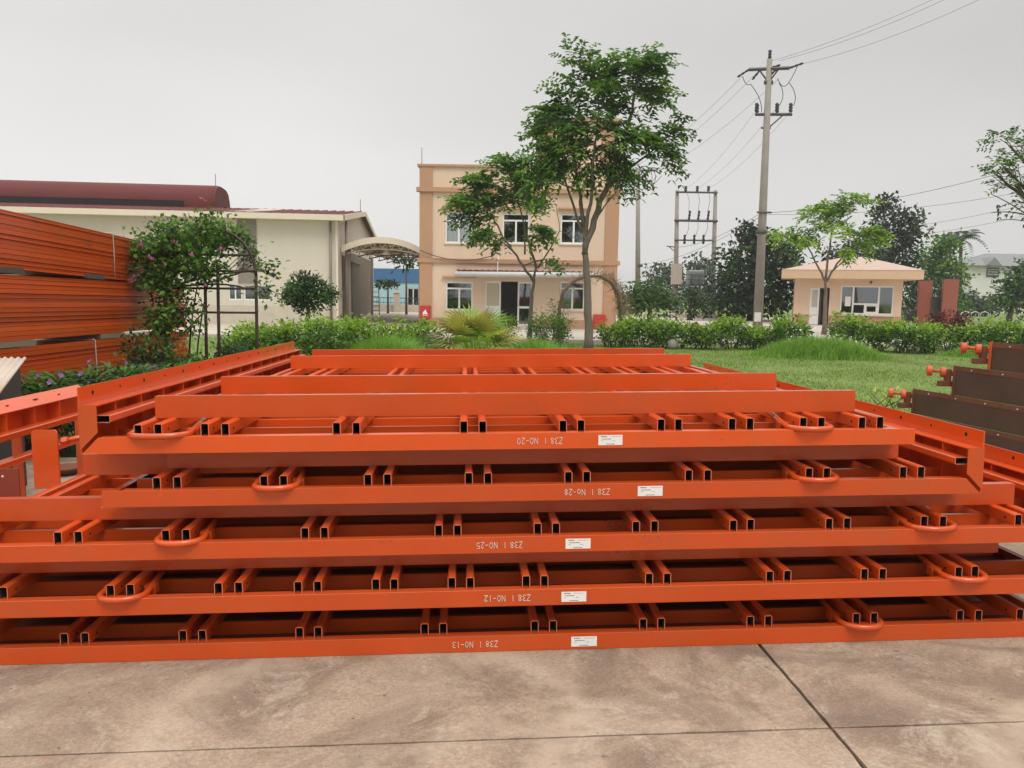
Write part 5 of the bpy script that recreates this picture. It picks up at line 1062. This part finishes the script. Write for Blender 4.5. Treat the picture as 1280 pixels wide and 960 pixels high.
a = rect(492, 366, 498.5, 394, Yf-.4); T = thing('fence_pillar', 'pale square pillar standing in the barred fence under the canopy', 'pillar', ((a[0]+a[1])/2, Yf-.4, 0)); MB().box((-.2, 0, 0), (.2, .4, a[3])).build('shaft', brickm, T); MB().box((-.26, -.06, a[3]+.002), (.26, .46, a[3]+.14)).build('cap', trim_m, T)
def papaya(px_, top_, Yp, lab, r_=.75):
    g = np.array(G(px_, Yp)); T = thing('papaya_tree', lab, 'tree', tuple(g), group='slender papaya trees under the canopy'); tp = np.array(A(px_, top_, Yp))-g; mb = MB(); mb.path([(0, 0, 0), tuple(tp*.5), tuple(tp)], [.09, .07, .05], 7); mb.build('trunk', bark, T)
    Cn = tp + rng.normal(size=(40, 3))*np.array([.45, .45, .16])*r_ + np.array([0, 0, .1]); link('crown', crown_mesh('crown', Cn, 5, .12, .34, .16, [g_deep, g_far], [.5, .5], .5, tp-np.array([0, 0, .3]), -.1), T)
papaya(485, 358, 54., 'small papaya tree left of the pillar under the canopy', .8); papaya(508, 330, 52., 'tall papaya tree right of the pillar under the canopy', 1.0)
w = MB(); g = G(470, 50.)
for k in (-1, 1): w.path([(k*.22, 0, 0), (k*.18, 0, 2.1)], .03, 6)
for k in range(6): w.path([(-.2, 0, .3+.3*k), (.2, 0, .3+.3*k)], .022, 5)
tag(w.build('step_ladder', dark_metal, None, g), 'dark metal ladder standing under the canopy beside the shed door', 'ladder')

# --- gatehouse
ga = math.radians(-19); gO = np.array([at(992.5, 380, 45.5)[0], 45.5])
def onwall(px_, py_, back=0.0):
    d = f0 + cr*(px_-640)/960. - cu*(py_-480)/960.; u_ = np.array([math.cos(ga), math.sin(ga)]); n_ = np.array([-math.sin(ga), math.cos(ga)]); o_ = gO + n_*back; t = (o_ @ n_)/(d[:2] @ n_); return float((d[:2]*t-o_) @ u_), float(H+d[2]*t)
def RG(a, b_, c, d, back=0.0):
    p_ = [onwall(a, b_, back), onwall(a, d, back), onwall(c, b_, back), onwall(c, d, back)]; return (p_[0][0]+p_[1][0])/2, (p_[2][0]+p_[3][0])/2, (p_[1][1]+p_[3][1])/2, (p_[0][1]+p_[2][1])/2
Y = 45.5; gx0, gx1, _, ze_ = RG(992.5, 348, 1127, 412); T = thing('gatehouse', 'small peach gatehouse with wide flat eaves and a low hipped roof', 'gatehouse', (gO[0], gO[1], 0), (0, 0, ga)); Dg = 5.0
gw = RG(1050.5, 357.5, 1117, 393); gdr = RG(1012, 360, 1036, 408); gdr = (gdr[0], gdr[1], .02, gdr[3]); zb_ = RG(1000, 394, 1100, 410)[3]
w = MB(); wall_holes(w, gx0, gx1, zb_, ze_+.05, [gw, (gdr[0], gdr[1], zb_, gdr[3])], 0); shell(w, gx0, gx1, 0, Dg, 0, ze_+.05); w.build('wall', peach, T)
MB().box((gx0-.02, -.02, 0), (gdr[0]-.003, .1, zb_-.002)).build('base_band', tan, T); MB().box((gdr[1]+.003, -.02, 0), (gx1+.02, .1, zb_-.002)).build('base_band', tan, T)
w = MB(); w.box((gx0+.1, 3.2, .0), (gx1-.1, 3.25, ze_)); w.build('room_wall', room_m, T)
x0_, x1_, z0_, z1_ = gw; s1 = RG(1066.5, 357, 1067, 390)[0]; s2 = RG(1098.5, 357, 1099, 390)[0]
ww = MB(); fw = .07
ww.box((x0_, .03, z0_), (x0_+fw, .1, z1_)); ww.box((x1_-fw, .03, z0_), (x1_, .1, z1_)); ww.box((x0_+fw, .03, z1_-fw), (x1_-fw, .1, z1_)); ww.box((x0_+fw, .03, z0_), (x1_-fw, .1, z0_+fw))
for s_ in (s1, s2): ww.box((s_-.045, .032, z0_+fw), (s_+.045, .098, z1_-fw))
zm_ = z0_+(z1_-z0_)*.36; ww.box((s1+.045, .034, zm_-.05), (s2-.045, .096, zm_+.05)); xm_ = s1+(s2-s1)*.5; ww.box((xm_-.07, .028, z0_+fw), (xm_+.07, .092, zm_-.05)); ww.box((xm_+.07, .03, z0_+fw), (s2-.05, .09, z0_+fw+.08)); ww.box((s2-.12, .03, z0_+fw+.08), (s2-.05, .09, zm_-.06)); ww.box((xm_+.07, .03, zm_-.12), (s2-.121, .09, zm_-.06))
wo = ww.build('window', wframe, T); MB().box((x0_+.03, .06, z0_+.03), (s1-.046, .066, z1_-.03)).build('pane', gl_dark, wo); MB().box((s1+.046, .06, zm_+.03), (s2-.046, .066, z1_-.03)).build('pane', gl_dark, wo); MB().box((s2+.046, .06, z0_+.03), (x1_-.03, .066, z1_-.03)).build('pane', gl_dark, wo)
blind = mat('grey blind', (.30, .28, .25), rough=.8, var=.05); MB().box((x0_+.1, .2, z0_+(z1_-z0_)*.44), (x1_-.1, .21, z1_)).build('blind', blind, wo)
MB().box((s1-.42, .05, z0_+.45), (s1-.12, .056, z0_+1.0)).build('notice', sticker, wo)
MB().box((x0_-.1, -.12, z0_-.09), (x1_+.1, -.001, z0_-.005)).build('sill', trim_m, wo)
d0, d1 = RG(1012, 360, 1023.5, 408)[:2]
w, zm = leaf(d0, d1, .03, gdr[3]-.01, .02, 0, .45, .09); o = w.build('door', wframe, T); MB().box((d0+.06, .04, zm), (d1-.06, .046, gdr[3]-.07)).build('pane', mat('pale door glass', (.45, .46, .42), rough=.3, var=.05), o); MB().box((d0+.06, .04, .08), (d1-.06, .046, zm-.03)).build('lower_panel', wframe, o)
MB().box((d1+.06, .5, .03), (d1+.12, 1.4, gdr[3]-.05)).build('inner_door', shed_grey, T)
fx0, fx1, fz0, fz1 = RG(977, 337.5, 1155, 348.5, -.9); w = MB(); w.box((fx0, -.95, fz0), (fx1, Dg+.95, fz1)); w.build('eaves', mat('tan eaves render', (.60, .42, .275), rough=.85, var=.06, coord='Geo'), T)
w = MB(); cxm, ap_ = onwall(1068, 321, 2.5); w.v += [(fx0-.02, -.97, fz1+.003), (fx1+.02, -.97, fz1+.003), (fx1+.02, Dg+.97, fz1+.003), (fx0-.02, Dg+.97, fz1+.003), (cxm-.5, Dg/2, ap_), (cxm+.5, Dg/2, ap_)]
for f_ in ((0, 1, 5, 4), (1, 2, 5), (2, 3, 4, 5), (3, 0, 4)): w.face(f_)
w.build('hip_roof', mat('pink roof sheet', (.46, .335, .275), rough=.7, var=.1, coord='Geo'), T)
w = MB(); xx = RG(1089, 348, 1090, 352)[0]; w.path([(xx, -.02, ze_-.22), (xx, -.16, ze_-.24)], [.07, .05], 8); w.build('wall_lamp', dark_metal, T)
# gate pillars, gate, fence
for (a_, b_, t_, Yp, lab) in ((1146, 1164.5, 351, 46.5, 'left brown red gate pillar, beside the gatehouse eaves'), (1177, 1197, 349, 45.5, 'right brown red gate pillar, farther from the gatehouse')):
    r_ = rect(a_, t_, b_, 412, Yp); T = thing('gate_pillar', lab, 'gate pillar', ((r_[0]+r_[1])/2, Yp, 0), (0, 0, math.radians(-24)), group='brown gate pillars'); hw_ = (r_[1]-r_[0])/2*.84; MB().bbox((-hw_, 0, 0), (hw_, 2*hw_, r_[3]), .03).build('shaft', brown_red, T)
    w = MB(); w.box((-.2, .2, r_[3]+.001), (.2, .6, r_[3]+.04)); w.box((-.12, .27, r_[3]+.041), (.12, .53, r_[3]+.14)); w.box((-.22, .18, r_[3]+.141), (.22, .62, r_[3]+.18)); w.build('lantern', dark_metal, T)
r_ = rect(1163, 371, 1179, 402, 46.3); T = thing('iron_gate', 'dark iron bar gate between the two brown red pillars', 'gate', (0, 46.3, 0)); w = MB(); w.box((r_[0], 0, r_[3]-.06), (r_[1], .05, r_[3])); w.box((r_[0], 0, .3), (r_[1], .05, .36)); w.build('rail', dark_metal, T); w = MB()
for k in range(10): xx = r_[0]+(r_[1]-r_[0])*(k+.5)/10; w.box((xx-.03, .01, .05), (xx+.03, .04, r_[3]-.061))
stuff(w.build('bar', dark_metal, T))
r_ = rect(1199, 391, 1330, 402, 50.); T = thing('low_fence', 'low pale wall with white bent rails beyond the hedge at the right', 'fence', (0, 50., 0)); MB().box((r_[0], 0, 0), (r_[1], .2, r_[3]-.55)).build('low_wall', brickm, T); w = MB(); xx = r_[0]+.2
while xx < r_[1]-.5:
    w.path([(xx, .1, r_[3]-.55), (xx, .1, r_[3]-.05), (xx+.25, .1, r_[3]+.05), (xx+.5, .1, r_[3]-.05), (xx+.5, .1, r_[3]-.55)], .03, 5); xx += .62
stuff(w.build('bent_rail', wframe, T))
r_ = rect(1127, 392, 1146, 405, 46.8); T = thing('side_fence', 'short dark barred fence between the gatehouse and the left gate pillar', 'fence', (0, 46.8, 0)); w = MB(); w.box((r_[0], 0, r_[3]+.2), (r_[1], .04, r_[3]+.25)); w.box((r_[0], 0, .15), (r_[1], .04, .2)); w.build('rail', dark_metal, T); w = MB()
for k in range(9): xx = r_[0]+(r_[1]-r_[0])*(k+.5)/9; w.box((xx-.015, .005, .02), (xx+.015, .035, r_[3]+.199))
stuff(w.build('bar', dark_metal, T))
# --- distant white house
Y = 115.; hx0, hx1, _, hze = rect(1213, 333, 1330, 385, Y); T = thing('white_house', 'distant white house with grey tiled roof and a dark sign on its wall', 'house', (0, Y, 0)); hs = rect(1233, 334.5, 1248.5, 346, Y)
hwn = [rect(1222, 337, 1225, 344, Y), rect(1255, 336, 1265, 352, Y), rect(1238, 349, 1243, 357, Y)]
w = MB(); wall_holes(w, hx0, hx1, 0, hze, hwn, 0, .3); shell(w, hx0, hx1, 0, 9, 0, hze); w.build('wall', white_wall, T)
for h in hwn: window(T, h, .05, 1, 0, .1)
MB().box((hx0+.2, 4, 0), (hx1-.2, 4.1, hze-.2)).build('room_wall', room_m, T)
zr_ = at(1260, 317, Y+4)[2]; w = MB(); w.v += [(hx0-.7, -.8, hze+.01), (hx1+.7, -.8, hze+.01), (hx1+.7, 9.8, hze+.01), (hx0-.7, 9.8, hze+.01), (hx0+4.5, 4.5, zr_), (hx1-2, 4.5, zr_)]
for f_ in ((0, 1, 5, 4), (1, 2, 5), (2, 3, 4, 5), (3, 0, 4)): w.face(f_)
rf = w.build('roof', grey_roof, T)
gxm = rect(1238, 330, 1240, 335, Y)[0]; w = MB(); w.v += [(gxm-1.2, -.9, hze+.02), (gxm+1.2, -.9, hze+.02), (gxm, -.9, hze+1.25), (gxm-1.2, 3, hze+.02), (gxm+1.2, 3, hze+.02), (gxm, 3, hze+1.25)]; w.face((0, 1, 2)); w.face((0, 2, 5, 3)); w.face((1, 4, 5, 2)); w.build('gable', grey_roof, rf)
sg = MB().box((hs[0], -.12, hs[2]), (hs[1], -.02, hs[3])).build('sign', mat('dark sign', (.06, .065, .06), rough=.6), T)
w = MB()
for k, z_ in enumerate((.78, .52, .26)):
    xx = hs[0]+.15
    while xx < hs[1]-.2: d = rng.uniform(.06, .16); w.box((xx, -.125, hs[2]+(hs[3]-hs[2])*z_-.05), (xx+d, -.1205, hs[2]+(hs[3]-hs[2])*z_+.06)); xx += d+.07
w.build('print', sticker, sg)

# ------------------------------------------------------------------ power poles and lines
def insul(mb, p, h=.34, r_=.075, d=(0, 0, 1)):
    p = np.array(p); d = unit(np.array(d, float)); pts = []; rr = []
    for k in range(7): pts.append(tuple(p+d*h*k/6)); rr.append(r_ if k % 2 else r_*.62)
    mb.path(pts, rr, 9)
Y = 38.; base = np.array(G(947.5, Y)); P0 = np.array(A(947.5, 408, Y)); P1 = np.array(A(962.5, 74, Y)); T = thing('power_pole', 'tall concrete power pole with two crossarms rising beside the hedge', 'power pole', tuple(base))
ax_ = (P1-P0)/(P1[2]-P0[2]); on = lambda z: base + np.array([ax_[0], 0, 1.])*(z-base[2])
top = on(P1[2])-base; mb = MB(); mb.path([(0, 0, 0), tuple(top*.5), tuple(top)], [.24, .19, .13], 12); mb.build('pole', conc_grey, T)
zA = at(960, 86, Y)[2]; zB = at(958, 143, Y)[2]; cA = on(zA)-base; cB = on(zB)-base; s = Y/960.
tA = [np.array(A(936, 87, Y+.6))-base, np.array(A(987, 85, Y-.6))-base]; tB = [np.array(A(944, 143, Y))-base, np.array(A(990, 143, Y))-base]
w = MB(); w.path([tuple(tA[0]), tuple(tA[1])], .085, 4, smooth=False); w.path([tuple((tA[0]*.75+tA[1]*.25)), tuple(cA-np.array([0, 0, .62]))], .04, 5); w.path([tuple((tA[0]*.25+tA[1]*.75)), tuple(cA-np.array([0, 0, .62]))], .04, 5); w.path([tuple(cA-np.array([.2, 0, .62])), tuple(cA+np.array([.2, 0, -.62]))], .1, 6); w.build('crossarm', dark_metal, T)
w = MB(); w.path([tuple(tB[0]), tuple(tB[1])], .075, 4, smooth=False); w.path([tuple(tB[0]*.22+tB[1]*.78), tuple(cB-np.array([-.1, 0, .62]))], .035, 5); w.path([tuple(cB-np.array([.25, 0, .63])), tuple(cB+np.array([.2, 0, -.63]))], .05, 5); w.build('crossarm', dark_metal, T)
im = MB(); insul(im, (0, 0, 0), .40, .095); im = im.mesh('insulator', porcelain)
for q_ in (tB[0]*1.0+np.array([0, -.15, .09]), tB[0]*.92+tB[1]*.08+np.array([0, .2, .12]), tB[0]*.45+tB[1]*.55+np.array([0, -.15, .09]), tB[0]*.37+tB[1]*.63+np.array([0, .2, .12]), tB[0]*.08+tB[1]*.92+np.array([0, -.15, .09]), tB[1]+np.array([0, .2, .14])): link('insulator', im, T, tuple(q_))
link('insulator', im, T, tuple(top+np.array([0, 0, .02])))
for e_, d in ((tA[0], (-.7, .6, -.42)), (tA[1], (.8, -.5, .22)), (tA[0]*.55+tA[1]*.45, (.9, -.4, .2)), (tA[0]*.3+tA[1]*.7, (-.5, .7, -.55)), (tA[0]*.7+tA[1]*.3, (-.4, .7, -.6))):
    m_ = MB(); insul(m_, (0, 0, 0), .62, .06, d); m_.build('insulator', porcelain, T, tuple(e_))
w = MB()
for a_, c_, sg_ in ((np.array(A(928, 95, Y))-base, np.array(A(938, 105, Y))-base, .3), (np.array(A(938, 105, Y))-base, np.array(A(952, 140, Y))-base, -.25), (np.array(A(972, 98, Y))-base, np.array(A(986, 103, Y))-base, .45), (np.array(A(974, 104, Y))-base, np.array(A(974, 132, Y))-base, -.3), (np.array(A(986, 103, Y))-base, np.array(A(992, 132, Y))-base, -.3), (np.array(A(997, 82, Y))-base, np.array(A(986, 103, Y))-base, .1)):
    w.path([tuple(a_+(c_-a_)*t+np.array([-sg_*(1 if sg_ < 0 else 0), 0, -abs(sg_) if sg_ > 0 else 0])*4*t*(1-t)*.6) for t in np.linspace(0, 1, 9)], .018, 5)
w.build('jumper_wire', wire_m, T)
zC = at(951, 290, Y)[2]; c_ = on(zC)-base; w = MB(); w.path([tuple(c_-np.array([0, 0, .1])), tuple(c_+np.array([0, 0, .1]))], .26, 12); w.path([tuple(c_+np.array([-.3, 0, 0])), tuple(c_+np.array([.36, 0, 0]))], .04, 6); c2 = on(at(951, 266, Y)[2])-base; w.path([tuple(c2-np.array([.34, .2, 0])), tuple(c2+np.array([.36, -.2, 0]))], .05, 6); w.build('clamp_band', dark_metal, T)
w = MB(); w.bbox((-.26, -.3, .4), (.05, -.2, .85), .02); w.build('meter_box', white_wall, T)
# second pole
Y2 = 62.; b2 = np.array(G(797, Y2)); T = thing('power_pole', 'slim distant concrete pole at the right edge of the office building', 'power pole', tuple(b2)); t2_ = np.array(A(797.5, 212, Y2))-b2; mb = MB(); mb.path([(0, 0, 0), tuple(t2_)], [.23, .14], 10); mb.build('pole', conc_grey, T)
w = MB(); a_ = np.array(A(781, 213, Y2))-b2; c_ = np.array(A(819, 213, Y2))-b2; w.path([tuple(a_), tuple(c_)], .09, 4, smooth=False); w.path([tuple(a_*.8+c_*.2), tuple(t2_-np.array([0, 0, .8]))], .04, 5); w.path([tuple(a_*.2+c_*.8), tuple(t2_-np.array([0, 0, .8]))], .04, 5); z_ = at(797, 332, Y2)[2]-b2[2]; w.path([(0, 0, z_-.1), (0, 0, z_+.1)], .27, 10); w.build('crossarm', dark_metal, T)
for t in (0, .5, 1):
    m_ = MB(); insul(m_, (0, 0, 0), .7, .07, (.4, -.7, -.45)); m_.build('insulator', porcelain, T, tuple(a_+(c_-a_)*t))
w = MB()
for t, sx_ in ((.95, 1.2), (.85, .9)): q_ = a_+(c_-a_)*t; w.path([tuple(q_+np.array([.15*math.sin(u_*3)*sx_, 0, -u_*1.1])) for u_ in np.linspace(0, 1, 7)] + [tuple(q_+np.array([.55*sx_, 0, -.4]))], .022, 5)
w.build('jumper_wire', wire_m, T)
# transformer station
Y3 = 56.; b3 = np.array(G(866, Y3)); T = thing('transformer_station', 'transformer on a platform between two posts with three insulator beams', 'transformer station', tuple(b3)); L3 = lambda px_, py_, dy=0: np.array(A(px_, py_, Y3+dy))-b3
for pa_, pb_ in (((846.5, 238), (844, 400)), ((894.5, 238), (890, 400))):
    mb = MB(); q0 = L3(*pb_); q0[2] = 0; mb.path([tuple(q0), tuple(L3(*pa_))], [.2, .13], 10); mb.build('post', conc_grey, T)
for py_, xa_, xb_, r_ in ((240, 845, 897, .07), (275.5, 843, 897, .09), (300, 843, 892, .055)):
    w = MB(); w.path([tuple(L3(xa_, py_, -.2)), tuple(L3(xb_, py_+.8, -.2))], r_, 4, smooth=False); w.build('beam', dark_metal, T)
im2 = MB(); insul(im2, (0, 0, 0), .36, .12); im2 = im2.mesh('insulator', porcelain); im3 = MB(); insul(im3, (0, 0, 0), .66, .10); im3 = im3.mesh('insulator', porcelain)
for px_ in (857, 871.5, 885.5): link('insulator', im2, T, tuple(L3(px_, 239, -.2)))
for px_ in (861, 872.5, 884.5): link('insulator', im3, T, tuple(L3(px_, 275, -.2)), (0, .1, 0))
for px_ in (855.5, 867.5, 879): link('insulator', im3, T, tuple(L3(px_, 305, -.2)))
w = MB()
for a_, c_ in (((861, 272), (855.5, 300)), ((872.5, 272), (867.5, 300)), ((884.5, 272), (879, 300)), ((857, 236), (861, 265)), ((871.5, 236), (872.5, 265)), ((885.5, 236), (884.5, 265))): w.path([tuple(L3(*a_, -.3)), tuple((L3(*a_, -.3)+L3(*c_, -.3))/2+np.array([.15, 0, 0])), tuple(L3(*c_, -.3))], .014, 4)
w.build('jumper_wire', wire_m, T)
pz = L3(866, 356)[2]; w = MB(); xa_, xb_ = L3(838, 356)[0], L3(892, 356)[0]; w.box((xa_, -.7, pz-.08), (xb_, .8, pz)); w.box((xa_+.3, -.6, pz-.28), (xa_+.42, .7, pz-.0805)); w.box((xb_-.5, -.6, pz-.28), (xb_-.38, .7, pz-.0805)); w.build('platform', dark_metal, T)
w = MB(); a_, c_ = L3(837.5, 353), L3(850.5, 330); w.bbox((a_[0], -.75, pz+.003), (c_[0], -.2, c_[2]), .03); w.build('cabinet', mat('beige cabinet', (.42, .37, .32), rough=.6, var=.08), T)
w = MB(); a_, c_ = L3(859, 353), L3(878, 338); w.bbox((a_[0], -.5, pz+.003), (c_[0], .5, c_[2]), .04); tm = mat('transformer grey', (.30, .34, .34), rough=.5, var=.08); tk = w.build('transformer_tank', tm, T)
w = MB()
for k in range(9): xx = a_[0]+.06+(c_[0]-a_[0]-.12)*k/8; w.box((xx-.018, -.62, pz+.12), (xx+.018, -.501, c_[2]-.1))
w.build('cooling_fin', tm, tk); w = MB()
for k in range(4): insul(w, (a_[0]+.2+(c_[0]-a_[0]-.4)*k/3, 0, c_[2]), .4, .06)
w.build('bushing', porcelain, tk)
w = MB(); xa_, xb_ = L3(852, 356)[0], L3(890, 356)[0]
for z_ in (.35, .7): w.path([(xa_, -.68, pz+z_), (xb_, -.68, pz+z_)], .025, 5)
for k in range(5): xx = xa_+(xb_-xa_)*k/4; w.path([(xx, -.68, pz), (xx, -.68, pz+.7)], .025, 5)
w.build('railing', dark_metal, T)
w = MB(); a_, c_ = L3(838, 400), L3(852, 375); w.bbox((a_[0], -.5, 0), (c_[0], .4, c_[2]), .03); w.build('plinth', conc_grey, T)
w = MB(); q_ = L3(846, 309); w.path([tuple(q_), tuple(q_+np.array([-.75, -.2, .05]))], .04, 5); w.path([tuple(q_-np.array([0, 0, .4])), tuple(q_+np.array([-.6, -.15, .03]))], .03, 5); w.build('bracket', dark_metal, T)
r_ = rect(800, 393, 900, 399, 54.); T = thing('low_wall', 'low pale wall running behind the hedge below the transformer', 'wall', (0, 54., 0)); MB().box((r_[0], 0, 0), (r_[1], .2, r_[3])).build('wall', brickm, T); MB().box((r_[0]-.03, -.04, r_[3]+.001), (r_[1]+.03, .24, r_[3]+.06)).build('coping', trim_m, T)

def span(lab, a_, c_, sag, r_=.0075, group='overhead wires'):
    a_ = np.array(a_, float); c_ = np.array(c_, float); w = MB(); w.path([tuple((c_-a_)*t-np.array([0, 0, sag*4*t*(1-t)])) for t in np.linspace(0, 1, 22)], r_, 5)
    tag(w.build('overhead_wire', wire_m, None, tuple(a_)), lab, 'wire', group)
span('overhead wire from the pole top to the upper right, uppermost of three', A(965, 76, 38.), A(1300, -68, 30.), .35); span('overhead wire to the upper right, middle of three', A(974, 76, 38.), A(1300, -62, 30.), .4); span('overhead wire to the upper right from the right crossarm tip, lowest of three', A(998, 81, 38.), A(1340, -60, 30.), .45)
span('wire from the left crossarm tip down left behind the tall tree', A(927, 96, 38.), A(782, 214, 62.), .5); span('wire from the crossarm middle to the slim pole', A(945, 92, 38.), A(797, 213, 62.), .5); span('wire from the right crossarm insulator to the slim pole', A(972, 100, 38.), A(818, 214, 62.), .5)
span('wire from the lower crossarm to the left transformer insulator', A(945, 138, 38.), A(857, 236, 56.), .4, .006); span('wire from the lower crossarm to the middle transformer insulator', A(968, 138, 38.), A(871, 236, 56.), .4, .006); span('wire from the lower crossarm to the right transformer insulator', A(989, 138, 38.), A(885, 236, 56.), .4, .006)
span('low cable from the pole to the upper right edge, upper one', A(953, 266, 38.), A(1330, 192, 33.), .5, .011); span('low cable from the pole to the right edge, second one', A(953, 268, 38.), A(1345, 226, 36.), .45, .009); span('thin low cable to the right edge above the distant house', A(1040, 292, 50.), A(1345, 240, 40.), .4, .009); span('lowest thin cable to the right edge above the distant house', A(1060, 300, 52.), A(1345, 254, 40.), .4, .009)
span('low cable from the pole to the transformer post, upper one', A(950, 267, 38.), A(846, 309, 56.), .35, .011); span('low cable from the pole to the slim pole, lower one', A(950, 271, 38.), A(798, 330, 62.), .55, .011)

# ------------------------------------------------------------------ damp air
hz = bpy.data.materials.new('damp air'); hz.use_nodes = True; n = hz.node_tree.nodes; n.clear(); ho = n.new('ShaderNodeOutputMaterial'); pv = n.new('ShaderNodeVolumePrincipled'); pv.inputs['Color'].default_value = (.92, .93, .95, 1); pv.inputs['Density'].default_value = 0.0008; pv.inputs['Anisotropy'].default_value = 0.2
hz.node_tree.links.new(pv.outputs[0], ho.inputs['Volume'])
stuff(MB().box((-505, -125, -1.6), (505, 905, 19)).build('haze', hz))
